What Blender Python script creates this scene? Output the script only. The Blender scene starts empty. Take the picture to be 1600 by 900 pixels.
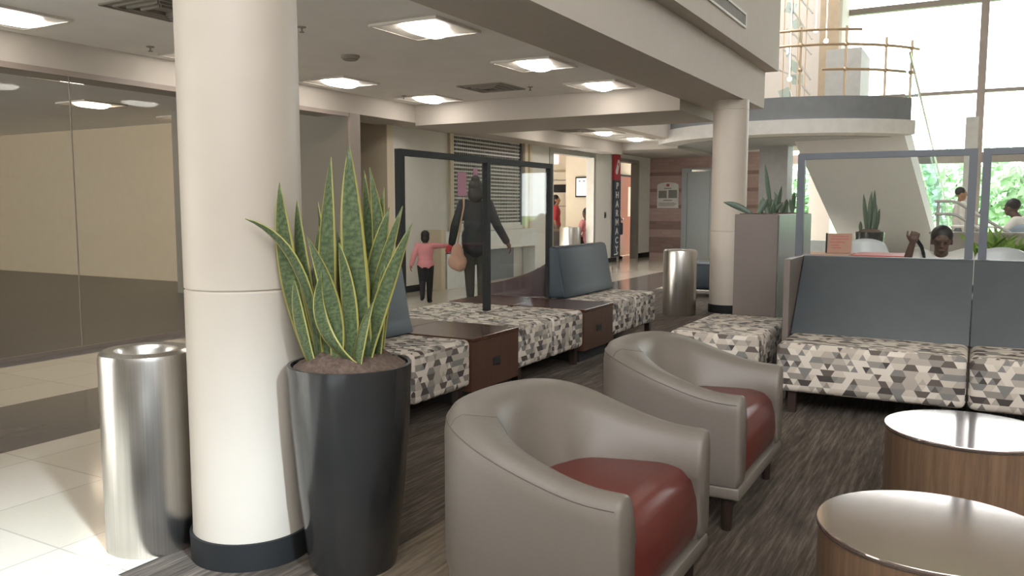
import bpy, bmesh, math, random
from mathutils import Vector, Matrix
random.seed(7)
C = bpy.context.scene.collection
PI = math.pi
# ------------------------------------------------------------------ camera, world, sun, exposure
sc = bpy.context.scene
cam = bpy.data.cameras.new('camera'); camo = bpy.data.objects.new('camera', cam); C.objects.link(camo)
cam.sensor_width = 36.0; cam.lens = 1286.0/1600.0*36.0; cam.clip_end = 300
camo.location = (0, 0, 1.3); camo.rotation_euler = (math.radians(90-5.6), 0, math.radians(29.35))
sc.camera = camo
sc.view_settings.view_transform = 'Standard'; sc.view_settings.look = 'None'
sc.view_settings.exposure = 0.5; sc.view_settings.gamma = 1.0; sc.view_settings.use_curve_mapping = False
W = bpy.data.worlds.new('sky'); sc.world = W; W.use_nodes = True
bg = W.node_tree.nodes['Background']
bg.inputs['Color'].default_value = (0.97, 0.985, 1.0, 1); bg.inputs['Strength'].default_value = 6.2
SUN_ON = True
if SUN_ON:
    sl = bpy.data.lights.new('sun', 'SUN'); so = bpy.data.objects.new('sun', sl); C.objects.link(so)
    sl.energy = 11.0; sl.angle = math.radians(4); sl.color = (0.70, 0.86, 1.0)
    SUN_DIR = Vector((-1.0, 0.40, -0.60)).normalized()  # aimed through the added slot in wall_right to brighten the lower-left floor
    so.rotation_euler = SUN_DIR.to_track_quat('-Z', 'Y').to_euler(); so.location = (6, -6, 12)

# ------------------------------------------------------------------ materials
def lin(h):
    h = h.lstrip('#'); v = [int(h[i:i+2], 16)/255 for i in (0, 2, 4)]
    return tuple(c/12.92 if c <= 0.04045 else ((c+0.055)/1.055)**2.4 for c in v) + (1,)
class NT:
    def __init__(s, m): s.t = m.node_tree; s.n = s.t.nodes; s.l = s.t.links
    def new(s, ty, **kw):
        n = s.n.new(ty)
        for k, v in kw.items(): setattr(n, k, v)
        return n
    def link(s, a, b): s.l.new(a, b)
    def put(s, sock, v):
        if isinstance(v, (int, float)): sock.default_value = v
        elif isinstance(v, tuple): sock.default_value = v
        else: s.link(v, sock)
    def m(s, op, a, b=0.0, c=0.0):
        n = s.new('ShaderNodeMath', operation=op)
        for i, v in enumerate((a, b, c)): s.put(n.inputs[i], v)
        return n.outputs[0]
    def mix(s, f, a, b):
        n = s.new('ShaderNodeMix', data_type='RGBA'); s.put(n.inputs['Factor'], f)
        s.put(n.inputs[6], a); s.put(n.inputs[7], b); return n.outputs[2]
    def coord(s, which='Object', scale=(1, 1, 1)):
        t = s.new('ShaderNodeTexCoord'); mp = s.new('ShaderNodeMapping'); mp.inputs['Scale'].default_value = scale
        s.link(t.outputs[which], mp.inputs['Vector']); return mp.outputs['Vector']
    def noise(s, vec, scale, detail=3, rough=0.55):
        n = s.new('ShaderNodeTexNoise'); n.inputs['Scale'].default_value = scale; n.inputs['Detail'].default_value = detail
        n.inputs['Roughness'].default_value = rough; s.link(vec, n.inputs['Vector']); return n.outputs['Fac']
    def ramp(s, f, stops, interp='LINEAR'):
        n = s.new('ShaderNodeValToRGB'); n.color_ramp.interpolation = interp
        e = n.color_ramp.elements
        while len(e) < len(stops): e.new(0.5)
        for k, (p, c) in zip(e, stops): k.position = p; k.color = c
        s.put(n.inputs['Fac'], f); return n.outputs['Color']
def base(name, rough=0.6, metal=0.0, spec=0.5):
    m = bpy.data.materials.new(name); m.use_nodes = True
    b = m.node_tree.nodes['Principled BSDF']
    b.inputs['Roughness'].default_value = rough; b.inputs['Metallic'].default_value = metal
    b.inputs['Specular IOR Level'].default_value = spec
    return m, NT(m), b
def mat(name, hexc, rough=0.6, metal=0.0, spec=0.5, var=0.06, vscale=6.0, bump=0.0, bscale=200.0, stretch=(1, 1, 1), coat=0.0):
    m, t, b = base(name, rough, metal, spec)
    c = lin(hexc) if isinstance(hexc, str) else hexc
    v = t.coord('Object', stretch); f = t.noise(v, vscale)
    lo = tuple(x*(1-var) for x in c[:3])+(1,); hi = tuple(min(1, x*(1+var)) for x in c[:3])+(1,)
    t.link(t.ramp(f, [(0.3, lo), (0.7, hi)]), b.inputs['Base Color'])
    if bump:
        bn = t.new('ShaderNodeBump'); bn.inputs['Strength'].default_value = bump; bn.inputs['Distance'].default_value = 0.002
        t.link(t.noise(v, bscale, 2), bn.inputs['Height']); t.link(bn.outputs[0], b.inputs['Normal'])
    if coat: b.inputs['Coat Weight'].default_value = coat; b.inputs['Coat Roughness'].default_value = 0.08
    return m
def emis(name, hexc, strength):
    m, t, b = base(name, 0.4); b.inputs['Base Color'].default_value = (0.8, 0.8, 0.8, 1)
    b.inputs['Emission Color'].default_value = lin(hexc); b.inputs['Emission Strength'].default_value = strength; return m
def thin_glass(name, tint, refl=1.0, rough=0.0):
    m = bpy.data.materials.new(name); m.use_nodes = True; t = NT(m)
    t.n.remove(t.n['Principled BSDF']); out = t.n['Material Output']
    tr = t.new('ShaderNodeBsdfTransparent'); tr.inputs[0].default_value = tint
    gl = t.new('ShaderNodeBsdfGlossy'); gl.inputs['Roughness'].default_value = rough; gl.inputs[0].default_value = (0.9, 0.95, 0.97, 1)
    lw = t.new('ShaderNodeLayerWeight'); lw.inputs['Blend'].default_value = 0.5      # Schlick, the same from both sides of the pane
    f = t.m('MULTIPLY', t.m('ADD', 0.04, t.m('MULTIPLY', t.m('POWER', lw.outputs['Facing'], 5.0), 0.96)), refl)
    mx = t.new('ShaderNodeMixShader'); t.link(f, mx.inputs[0]); t.link(tr.outputs[0], mx.inputs[1]); t.link(gl.outputs[0], mx.inputs[2])
    t.link(mx.outputs[0], out.inputs['Surface']); return m
def wood(name, dark, light, axis=1, rough=0.35, coat=0.2, scale=1.0):
    m, t, b = base(name, rough); st = [14*scale]*3; st[axis] = 0.9*scale
    v = t.coord('Object', tuple(st)); f = t.noise(v, 3.0, 5, 0.6); g = t.noise(v, 14.0, 3, 0.6)
    h = t.m('ADD', t.m('MULTIPLY', f, 0.7), t.m('MULTIPLY', g, 0.3))
    t.link(t.ramp(h, [(0.32, lin(dark)), (0.68, lin(light))]), b.inputs['Base Color'])
    b.inputs['Coat Weight'].default_value = coat; b.inputs['Coat Roughness'].default_value = 0.15; return m
def carpet(name, cols, sx=55, sy=3.0):
    m, t, b = base(name, 0.95, 0, 0.15)
    v = t.coord('Object', (sx, sy, 1)); f = t.noise(v, 1.0, 4, 0.7)
    v2 = t.coord('Object', (9, 0.9, 1)); g = t.noise(v2, 1.0, 2)
    h = t.m('ADD', t.m('MULTIPLY', f, 0.75), t.m('MULTIPLY', g, 0.25))
    t.link(t.ramp(h, [(0.34, lin(cols[0])), (0.5, lin(cols[1])), (0.66, lin(cols[2]))]), b.inputs['Base Color'])
    bn = t.new('ShaderNodeBump'); bn.inputs['Strength'].default_value = 0.5; bn.inputs['Distance'].default_value = 0.004
    t.link(f, bn.inputs['Height']); t.link(bn.outputs[0], b.inputs['Normal']); return m
def tri_fabric(name):
    m, t, b = base(name, 0.75, 0, 0.3)
    tc = t.new('ShaderNodeTexCoord'); sp = t.new('ShaderNodeSeparateXYZ'); t.link(tc.outputs['UV'], sp.inputs[0])
    h = 0.038; e = h*2/math.sqrt(3)
    vv = t.m('DIVIDE', sp.outputs[1], h); j = t.m('FLOOR', vv); fv = t.m('SUBTRACT', vv, j)
    a = t.m('SUBTRACT', t.m('DIVIDE', sp.outputs[0], e), t.m('MULTIPLY', vv, 0.5)); i = t.m('FLOOR', a); fa = t.m('SUBTRACT', a, i)
    up = t.m('GREATER_THAN', t.m('ADD', fa, fv), 1.0)
    k = t.m('ADD', t.m('MULTIPLY', i, 2.0), up)
    grp = t.m('FLOOR', t.m('DIVIDE', t.m('ADD', k, t.m('MULTIPLY', j, 7.0)), 3.0))
    def wn(x, y, z):
        cb = t.new('ShaderNodeCombineXYZ'); t.put(cb.inputs[0], x); t.put(cb.inputs[1], y); t.put(cb.inputs[2], z)
        n = t.new('ShaderNodeTexWhiteNoise', noise_dimensions='3D'); t.link(cb.outputs[0], n.inputs['Vector']); return n.outputs['Value']
    n1 = wn(k, j, 3.5); n2 = wn(grp, j, 9.5); sel = t.m('GREATER_THAN', wn(grp, j, 21.5), 0.42)
    n = t.m('ADD', t.m('MULTIPLY', n2, sel), t.m('MULTIPLY', n1, t.m('SUBTRACT', 1.0, sel)))
    col = t.ramp(n, [(0, lin('cec4b8')), (0.26, lin('beb3a6')), (0.46, lin('a89e93')), (0.6, lin('8c857d')), (0.74, lin('7c7975')), (0.85, lin('5f5650')), (0.94, lin('494240'))], 'CONSTANT')
    t.link(col, b.inputs['Base Color'])
    bn = t.new('ShaderNodeBump'); bn.inputs['Strength'].default_value = 0.15; bn.inputs['Distance'].default_value = 0.001
    t.link(t.noise(t.coord('Object'), 500, 2), bn.inputs['Height']); t.link(bn.outputs[0], b.inputs['Normal']); return m
def tile_floor(name, c0, c1, rough=0.12):
    m, t, b = base(name, rough, 0, 0.5)
    v = t.coord('Object'); br = t.new('ShaderNodeTexBrick'); br.offset = 0.0
    br.inputs['Scale'].default_value = 1.0; br.inputs['Mortar Size'].default_value = 0.004; br.inputs['Brick Width'].default_value = 0.6; br.inputs['Row Height'].default_value = 0.6
    br.inputs['Color1'].default_value = lin(c0); br.inputs['Color2'].default_value = lin(c1)
    br.inputs['Mortar'].default_value = tuple(x*0.7 for x in lin(c0)[:3])+(1,)
    t.link(v, br.inputs['Vector'])
    f = t.noise(v, 40, 3); t.link(t.mix(t.m('MULTIPLY', f, 0.12), br.outputs[0], (0.2, 0.18, 0.15, 1)), b.inputs['Base Color']); return m
def brick_mat(name):
    m, t, b = base(name, 0.85, 0, 0.2)
    tc = t.new('ShaderNodeTexCoord'); sp = t.new('ShaderNodeSeparateXYZ'); t.link(tc.outputs['Object'], sp.inputs[0])
    cb = t.new('ShaderNodeCombineXYZ'); t.link(sp.outputs[0], cb.inputs[0]); t.link(sp.outputs[2], cb.inputs[1])
    br = t.new('ShaderNodeTexBrick'); br.inputs['Scale'].default_value = 1.0; br.inputs['Brick Width'].default_value = 0.30; br.inputs['Row Height'].default_value = 0.085
    br.inputs['Mortar Size'].default_value = 0.008; br.inputs['Color1'].default_value = lin('bb9f97'); br.inputs['Color2'].default_value = lin('c4aaa3'); br.inputs['Mortar'].default_value = lin('b5a19a')
    t.link(cb.outputs[0], br.inputs['Vector'])
    b2 = t.new('ShaderNodeTexBrick'); b2.inputs['Scale'].default_value = 1.0; b2.inputs['Brick Width'].default_value = 0.30; b2.inputs['Row Height'].default_value = 0.085
    b2.inputs['Mortar Size'].default_value = 0.010; b2.inputs['Color1'].default_value = lin('957d76'); b2.inputs['Color2'].default_value = lin('a28b84'); b2.inputs['Mortar'].default_value = lin('9a847c')
    t.link(cb.outputs[0], b2.inputs['Vector'])
    z = sp.outputs[2]; msk = 0.0
    for lo, hi in ((2.12, 2.21), (1.70, 1.785), (1.275, 1.36), (0.72, 0.94), (0.1, 0.52)):
        band = t.m('MULTIPLY', t.m('GREATER_THAN', z, lo), t.m('LESS_THAN', z, hi)); msk = t.m('ADD', msk, band)
    t.link(t.mix(msk, br.outputs[0], b2.outputs[0]), b.inputs['Base Color']); return m
def leaf_mat(name, dark='#3c4a30', mid='#5d6b48', edge='#a9a35c', banded=True):
    m, t, b = base(name, 0.42, 0, 0.4)
    tc = t.new('ShaderNodeTexCoord'); sp = t.new('ShaderNodeSeparateXYZ'); t.link(tc.outputs['UV'], sp.inputs[0])
    mp = t.new('ShaderNodeMapping'); mp.inputs['Scale'].default_value = (2.5, 26, 1); t.link(tc.outputs['UV'], mp.inputs['Vector'])
    f = t.noise(mp.outputs[0], 1.6, 4, 0.6)
    col = t.ramp(f, [(0.38, lin(dark)), (0.62, lin(mid))])
    d = t.m('ABSOLUTE', t.m('SUBTRACT', sp.outputs[0], 0.5))
    t.link(t.mix(t.m('GREATER_THAN', d, 0.40), col, lin(edge)), b.inputs['Base Color']); return m

M = {}
M['white'] = mat('white_paint', '#d9d2c6', 0.7, var=0.02)
M['ceiling'] = mat('ceiling_tile', '#ece9e4', 0.9, var=0.03, vscale=3, bump=0.2, bscale=120)
M['beam'] = mat('beam_paint', '#c3bab0', 0.8, var=0.02)
M['beige'] = mat('beige_paint', '#d6c9b2', 0.8, var=0.02)
M['greywall'] = mat('warm_grey_paint', '#dad7d0', 0.8, var=0.02)
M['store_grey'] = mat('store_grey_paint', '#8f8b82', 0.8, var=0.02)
M['soffit'] = mat('soffit_paint', '#b3aca3', 0.8, var=0.02)
M['column'] = mat('column_paint', '#bdb3a6', 0.5, var=0.02)
M['black_base'] = mat('black_rubber', '#222324', 0.6, spec=0.25)
M['carpet'] = carpet('streaked_carpet', ('#3a342f', '#544c45', '#776c62'))
M['carpet_tan'] = carpet('tan_streaked_carpet', ('#5b5145', '#75695a', '#8b7d6b'))
M['tile_light'] = tile_floor('polished_cream_tile', '#cfc5b6', '#c9bfae')
M['tile_dark'] = tile_floor('polished_dark_tile', '#6f6863', '#6a635e')
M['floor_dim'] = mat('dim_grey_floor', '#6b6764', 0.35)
M['glass'] = thin_glass('clear_glass', (0.95, 0.965, 0.96, 1), 0.55)
M['glass_store'] = thin_glass('smoky_storefront_glass', (0.86, 0.84, 0.80, 1), 0.22)
M['glass_green'] = thin_glass('greenish_glass', (0.80, 0.90, 0.90, 1), 0.9)
M['frame_black'] = mat('black_powder_coat', '#1c1c1c', 0.6, spec=0.25)
M['frame_grey'] = mat('grey_powder_coat', '#565a60', 0.45)
M['alu'] = mat('pale_aluminium', '#a9a6a0', 0.4, 0.6)
M['mullion'] = mat('taupe_mullion', '#8c8078', 0.5)
M['steel'] = mat('brushed_steel', '#cbc8c3', 0.28, 1.0, var=0.10, vscale=5, stretch=(30, 30, 0.3))
M['chrome'] = mat('polished_chrome', '#cfcfcf', 0.08, 1.0)
M['tri'] = tri_fabric('triangle_fabric')
M['walnut'] = wood('dark_walnut_laminate', '#3d261c', '#5c3b2c', 0, 0.25, 0.5)
M['walnut_side'] = wood('dark_walnut_side', '#402a20', '#5a3d2f', 2, 0.4, 0.2)
M['oak'] = wood('brown_oak_veneer', '#5f4a3a', '#806650', 2, 0.35, 0.3)
M['blue'] = mat('slate_blue_vinyl', '#28343d', 0.5, bump=0.15, bscale=300)
M['greyblue'] = mat('charcoal_grey_vinyl', '#44484b', 0.5, bump=0.15, bscale=300)
M['taupe'] = mat('taupe_vinyl', '#706860', 0.42, spec=0.45, var=0.05, vscale=60, stretch=(1, 1, 12), bump=0.15, bscale=400)
M['seam'] = mat('dark_seam', '#5a5249', 0.6)
M['red'] = mat('oxblood_vinyl', '#602a25', 0.34, var=0.06, bump=0.1)
M['maroon'] = mat('maroon_vinyl', '#3c2527', 0.5)
M['leg'] = mat('dark_wood_leg', '#2d211c', 0.4)
M['tabletop'] = mat('brushed_metal_laminate', '#b0a29b', 0.09, 0.85, var=0.04, vscale=4, stretch=(40, 1, 1))
M['planter'] = mat('glossy_charcoal_planter', '#2d2d2d', 0.18, coat=0.3)
M['moss'] = mat('dry_moss', '#5a4a40', 0.95, var=0.4, vscale=60, bump=1.0, bscale=160)
M['leaf'] = leaf_mat('snake_leaf')
M['leaf_dark'] = leaf_mat('snake_leaf_dark', '#3d4a3c', '#56655a', '#6f7a5c')
M['cabinet'] = mat('grey_brown_laminate', '#6c625c', 0.45, var=0.05, vscale=2)
M['cabinet_lit_side'] = mat('window_lit_laminate', '#79807f', 0.3)  # window light on the cabinet's side put into a paler colour
M['lamp'] = emis('lamp_lens', '#fff8f0', 19.0)
M['lamp_dim'] = emis('lamp_lens_inner', '#ffefdc', 12.0)
M['fill_lamp'] = emis('fill_lamp_lens', '#fff3e2', 1.5)  # only for the lamps added to brighten pharmacy and alcove
M['lamp_pan'] = mat('white_reflector', '#e6e0d6', 0.35)
M['vent'] = mat('vent_grey', '#8d877e', 0.6)
M['vent_white'] = mat('grille_white', '#d8d3ca', 0.6)
M['dark'] = mat('dark_gap', '#1c1b1a', 0.8)
M['shutter'] = mat('shutter_steel', '#bdbbb6', 0.4, 0.15)
M['counter'] = mat('white_laminate', '#d8d8d4', 0.35)
M['panel_grey'] = mat('grey_panel', '#7b7e84', 0.5)
M['brick'] = brick_mat('banded_brick')
M['elev'] = mat('elevator_steel', '#a3aaad', 0.4, 0.3, var=0.03, stretch=(20, 1, 0.5))
M['door_wood'] = wood('cherry_door', '#8a4e36', '#a0614a', 2, 0.4, 0.2)
M['signred'] = mat('sign_red', '#b5303a', 0.4)
M['signdark'] = mat('sign_charcoal', '#2f3944', 0.4)
M['signwhite'] = mat('sign_white', '#e8e6e2', 0.5)
M['print'] = mat('print_grey', '#8f8f8b', 0.6)
M['print_red'] = mat('print_red', '#b56a68', 0.6)
M['exit'] = emis('exit_red', '#e0485a', 1.0)
M['screen'] = emis('screen_glow', '#bcd6e2', 0.6)
M['fascia_dark'] = mat('slate_fascia', '#76787a', 0.6)
M['fascia_light'] = mat('cream_fascia', '#c9c6c1', 0.7)
M['soffit_grey'] = mat('soffit_grey', '#a3a3a1', 0.8)
M['stair'] = mat('stair_plaster', '#cfcdca', 0.8, var=0.02)
M['tanmetal'] = mat('brushed_bronze', '#b9a184', 0.35, 0.5)
M['tancol'] = mat('tan_column', '#a8957c', 0.7)
M['greybox'] = mat('grey_panel_upper', '#a7a49e', 0.7)
M['sill'] = mat('white_box_paint', '#e6e8e8', 0.6)  # even near-white base colour of the white box
M['skin_dark'] = mat('skin_dark', '#5a4238', 0.55)
M['skin_mid'] = mat('skin_mid', '#9a7158', 0.55)
M['skin_light'] = mat('skin_light', '#c09a80', 0.55)
M['hair'] = mat('black_hair', '#1e1a19', 0.55, bump=0.6, bscale=90)
M['navy'] = mat('navy_knit', '#20242b', 0.9)
M['olive'] = mat('olive_trousers', '#3b3a34', 0.9)
M['black'] = mat('black_cotton', '#1d1e21', 0.9)
M['pink'] = mat('pink_jersey', '#d08a8e', 0.85)
M['bag'] = mat('tan_tote', '#b08a76', 0.7)
M['redcloth'] = mat('red_cloth', '#b03a40', 0.8)
M['whitecloth'] = mat('white_shirt', '#d9d4cc', 0.85)
M['greycloth'] = mat('grey_cloth', '#6f7073', 0.9)
M['chair_white'] = mat('pale_grey_shell', '#bfc1c2', 0.35)
M['chair_blue'] = mat('dusty_blue_shell', '#7f8a97', 0.5)
M['table_red'] = mat('red_table', '#b4453f', 0.3)
M['grass'] = mat('lawn', '#5f8a48', 0.9, var=0.3)
M['foliage'] = mat('tree_foliage', '#a3bd98', 0.8, var=0.35, vscale=3)
M['foliage2'] = mat('tree_foliage_pale', '#b4cbaa', 0.8, var=0.3, vscale=3)
M['plantleaf'] = mat('bush_leaf', '#6d8a3a', 0.5, var=0.4, vscale=12)
M['bark'] = mat('bark', '#5b4a3c', 0.9)
M['parapet'] = mat('taupe_parapet', '#8f867c', 0.6)
M['pale_blue'] = mat('pale_blue_panel', '#9aa7ad', 0.4)

# ------------------------------------------------------------------ mesh helpers
class B:
    """collects shapes into one bmesh with metre UVs"""
    def __init__(s): s.bm = bmesh.new(); s.uv = s.bm.loops.layers.uv.new('UVMap')
    def merge(s, bm, mtx=None):
        if mtx is not None: bmesh.ops.transform(bm, matrix=mtx, verts=bm.verts)
        me = bpy.data.meshes.new('t'); bm.to_mesh(me); s.bm.from_mesh(me); bpy.data.meshes.remove(me); bm.free()
    def box(s, x0, x1, y0, y1, z0, z1, bev=0.0, seg=2, mtx=None):
        bm = bmesh.new(); bm.loops.layers.uv.new('UVMap')
        bmesh.ops.create_cube(bm, size=1.0)
        for v in bm.verts: v.co = Vector((x0+(v.co.x+.5)*(x1-x0), y0+(v.co.y+.5)*(y1-y0), z0+(v.co.z+.5)*(z1-z0)))
        if bev: bmesh.ops.bevel(bm, geom=list(bm.edges), offset=bev, segments=seg, profile=0.5, affect='EDGES')
        s.merge(bm, mtx); return s
    def rod(s, p0, p1, r, r1=None, n=12, cap=True):
        p0, p1 = Vector(p0), Vector(p1); d = p1-p0
        bm = bmesh.new(); bm.loops.layers.uv.new('UVMap')
        bmesh.ops.create_cone(bm, cap_ends=cap, segments=n, radius1=r, radius2=r if r1 is None else r1, depth=d.length)
        q = d.to_track_quat('Z', 'Y').to_matrix().to_4x4()
        s.merge(bm, Matrix.Translation((p0+p1)/2) @ q); return s
    def tube(s, pts, r, n=8):
        pts = [Vector(p) for p in pts]; rings = []
        up = Vector((0, 0, 1))
        for i, p in enumerate(pts):
            d = (pts[min(i+1, len(pts)-1)]-pts[max(i-1, 0)]).normalized()
            a = d.cross(up)
            if a.length < 1e-4: a = d.cross(Vector((1, 0, 0)))
            a.normalize(); b = d.cross(a)
            rings.append([s.bm.verts.new(p+a*r*math.cos(2*PI*k/n)+b*r*math.sin(2*PI*k/n)) for k in range(n)])
        for i in range(len(rings)-1):
            for k in range(n): s.bm.faces.new((rings[i][k], rings[i][(k+1) % n], rings[i+1][(k+1) % n], rings[i+1][k]))
        s.bm.faces.new(rings[0]); s.bm.faces.new(rings[-1][::-1]); return s
    def lathe(s, prof, c=(0, 0, 0), n=48, closed=False):
        rings = []
        for r, z in prof:
            rings.append([s.bm.verts.new((c[0]+max(r, 1e-4)*math.cos(2*PI*k/n), c[1]+max(r, 1e-4)*math.sin(2*PI*k/n), c[2]+z)) for k in range(n)])
        for i in range(len(rings)-1):
            for k in range(n): s.bm.faces.new((rings[i][k], rings[i][(k+1) % n], rings[i+1][(k+1) % n], rings[i+1][k]))
        if closed: s.bm.faces.new(rings[0][::-1]); s.bm.faces.new(rings[-1])
        return s
    def ball(s, c, rx, ry=None, rz=None, sub=3, mtx=None):
        bm = bmesh.new(); bm.loops.layers.uv.new('UVMap'); bmesh.ops.create_icosphere(bm, subdivisions=sub, radius=1)
        m = Matrix.Translation(Vector(c)) @ (mtx or Matrix()) @ Matrix.Diagonal((rx, ry or rx, rz or rx, 1)); s.merge(bm, m); return s
    def prism(s, poly, mtx, depth, bev=0.0):
        """2D outline (u,v) extruded along local +w, then placed by mtx"""
        bm = bmesh.new(); bm.loops.layers.uv.new('UVMap')
        a = [bm.verts.new((p[0], p[1], 0)) for p in poly]; b = [bm.verts.new((p[0], p[1], depth)) for p in poly]
        n = len(poly); bm.faces.new(a[::-1]); bm.faces.new(b)
        for i in range(n): bm.faces.new((a[i], a[(i+1) % n], b[(i+1) % n], b[i]))
        bmesh.ops.recalc_face_normals(bm, faces=bm.faces)
        if bev: bmesh.ops.bevel(bm, geom=list(bm.edges), offset=bev, segments=2, profile=0.5, affect='EDGES')
        s.merge(bm, mtx); return s
    def arc(s, prof, c, a0, a1, n=72):
        """closed profile (r,z) swept from angle a0 to a1 (degrees), with capped ends"""
        rings = []
        for k in range(n+1):
            a = math.radians(a0+(a1-a0)*k/n); rings.append([s.bm.verts.new((c[0]+r*math.cos(a), c[1]+r*math.sin(a), z)) for r, z in prof])
        m = len(prof)
        for i in range(n):
            for k in range(m): s.bm.faces.new((rings[i][k], rings[i][(k+1) % m], rings[i+1][(k+1) % m], rings[i+1][k]))
        s.bm.faces.new(rings[0]); s.bm.faces.new(rings[-1][::-1]); return s
    def boxuv(s):
        s.bm.normal_update()
        for f in s.bm.faces:
            n = f.normal; ax = max(range(3), key=lambda i: abs(n[i]))
            for l in f.loops:
                c = l.vert.co; l[s.uv].uv = ((c.y, c.z), (c.x, c.z), (c.x, c.y))[ax]
    def done(s, name, m, parent=None, smooth=None, recalc=True, loc=None):
        if recalc: bmesh.ops.recalc_face_normals(s.bm, faces=s.bm.faces)
        if loc is not None:   # geometry was given in world space: move the origin to loc
            bmesh.ops.translate(s.bm, verts=s.bm.verts, vec=-Vector(loc))
        me = bpy.data.meshes.new(name); s.bm.to_mesh(me); s.bm.free()
        me.materials.append(m if not isinstance(m, str) else M[m])
        if smooth is not None:
            for p in me.polygons: p.use_smooth = True
            me.set_sharp_from_angle(angle=math.radians(smooth))
        o = bpy.data.objects.new(name, me); C.objects.link(o)
        if loc is not None: o.location = loc
        if parent: o.parent = parent
        return o
def tag(o, label, cat, group=None, kind=None):
    o['label'] = label; o['category'] = cat
    if group: o['group'] = group
    if kind: o['kind'] = kind
    return o
def thing(name, label, cat, loc=(0, 0, 0), rz=0.0, group=None):
    o = bpy.data.objects.new(name, None); C.objects.link(o); o.location = loc; o.rotation_euler = (0, 0, rz)
    o.empty_display_size = 0.1
    return tag(o, label, cat, group)
def struct(o): o['kind'] = 'structure'; return o
def dup(root, loc, rz=None, label=None):
    r = root.copy(); C.objects.link(r); r.location = loc
    if rz is not None: r.rotation_euler = (0, 0, rz)
    if label: r['label'] = label
    for ch in list(root.children):
        c = ch.copy(); C.objects.link(c); c.parent = r
        for g in list(ch.children):
            d = g.copy(); C.objects.link(d); d.parent = c
    return r
def text_mesh(name, txt, size, m, parent, loc, rot, sx=1.0, extrude=0.004):
    cu = bpy.data.curves.new('t', 'FONT'); cu.body = txt; cu.size = size; cu.align_x = 'CENTER'; cu.align_y = 'CENTER'; cu.extrude = extrude; cu.offset = size*0.02
    o = bpy.data.objects.new('t', cu); C.objects.link(o)
    dg = bpy.context.evaluated_depsgraph_get(); me = bpy.data.meshes.new_from_object(o.evaluated_get(dg))
    bpy.data.objects.remove(o); bpy.data.curves.remove(cu)
    me.materials.append(M[m]); q = bpy.data.objects.new(name, me); C.objects.link(q)
    q.location = loc; q.rotation_euler = rot; q.scale = (sx, 1, 1); q.parent = parent; return q

# ------------------------------------------------------------------ the setting
def slab(name, m, *boxes, bev=0.0):
    for bx in boxes: o = struct(B().box(*bx, bev=bev).done(name, m))
    return o
# floors: polished tile with a dark band, carpet under the lounge
slab('floor_tile', 'tile_light', (-4.45, -2.6, -4, 3.4, -0.1, 0), (-4.45, 9.5, 12.6, 24.0, -0.1, 0), (-6.85, -5.5, -4, 8.4, -0.1, 0), (-7.7, -5.5, 8.4, 22, -0.1, 0), (-9.9, -7.7, 15.0, 22, -0.1, 0), (-10.5, -7.7, 8.5, 9.7, -0.1, 0.0))
slab('floor_band', 'tile_dark', (-5.5, -4.45, -4, 22, -0.1, 0))
slab('floor_carpet', 'carpet', (-2.6, -1.88, -4, 3.4, -0.1, 0), (-4.45, -1.88, 3.4, 12.6, -0.1, 0), (-1.45, 9.5, -4, 12.6, -0.1, 0))
slab('floor_carpet_border', 'carpet_tan', (-1.88, -1.45, -4, 12.6, -0.1, 0))
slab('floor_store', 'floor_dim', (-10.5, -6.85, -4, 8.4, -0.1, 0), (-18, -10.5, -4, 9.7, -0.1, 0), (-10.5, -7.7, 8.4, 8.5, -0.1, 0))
# ceilings
slab('ceiling', 'ceiling', (-18, -3.16, -4, 11.2, 2.75, 3.05), (-18, -6.0, 11.2, 22, 2.75, 3.05))
slab('ceiling_atrium', 'beam', (-3.2, 9.5, -4, 24.2, 8.6, 8.8))
slab('wall_upper', 'beam', (-3.0, -2.35, -4, 11.3, 3.07, 8.6), (-6.0, -3.0, 11.15, 11.3, 3.07, 8.6), (-6.0, -5.75, 11.3, 20.85, 2.75, 8.6))
slab('beam_long', 'beam', (-3.16, -2.5, -4, 11.2, 2.59, 3.07))
slab('soffit_cross', 'soffit', (-7.05, -3.16, 9.72, 11.3, 2.46, 2.75))
slab('soffit_left', 'soffit', (-7.7, -7.05, -4, 17.6, 2.50, 2.75))
slab('soffit_back', 'soffit', (-7.7, -5.75, 17.6, 20.85, 2.58, 2.75))
# walls
slab('wall_corridor', 'beige', (-18, -7.55, 9.7, 9.85, 0, 2.75))
slab('wall_store', 'beige', (-18.1, -18, -4, 22.2, 0, 2.75))
slab('wall_left', 'greywall', (-7.7, -7.55, 9.85, 11.4, 0, 2.75), (-7.7, -7.55, 11.4, 13.85, 2.55, 2.75), (-7.7, -7.55, 11.4, 13.85, 0, 0.97),
     (-7.7, -7.55, 13.85, 15.1, 0, 2.75), (-7.7, -7.55, 15.1, 17.2, 2.48, 2.75), (-7.7, -7.55, 17.2, 18.65, 0, 2.75), (-7.7, -7.55, 18.65, 19.95, 2.46, 2.75), (-7.7, -7.55, 19.95, 20.85, 0, 2.75))
slab('baseboard_left', 'black_base', (-7.55, -7.535, 9.85, 10.6, 0, 0.1), (-7.55, -7.535, 14.0, 14.92, 0, 0.1), (-7.55, -7.535, 17.3, 18.55, 0, 0.1), (-7.55, -7.535, 20.05, 20.85, 0, 0.12))
slab('trim_1', 'alu', (-7.72, -7.53, 14.95, 15.12, 0, 2.5), (-7.72, -7.53, 17.15, 17.25, 0, 2.5), (-7.72, -7.53, 15.12, 17.15, 2.40, 2.5), (-7.72, -7.53, 18.6, 18.68, 0, 2.48), (-7.72, -7.53, 19.9, 20.0, 0, 2.48), (-7.72, -7.53, 18.68, 19.9, 2.40, 2.48))
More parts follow.
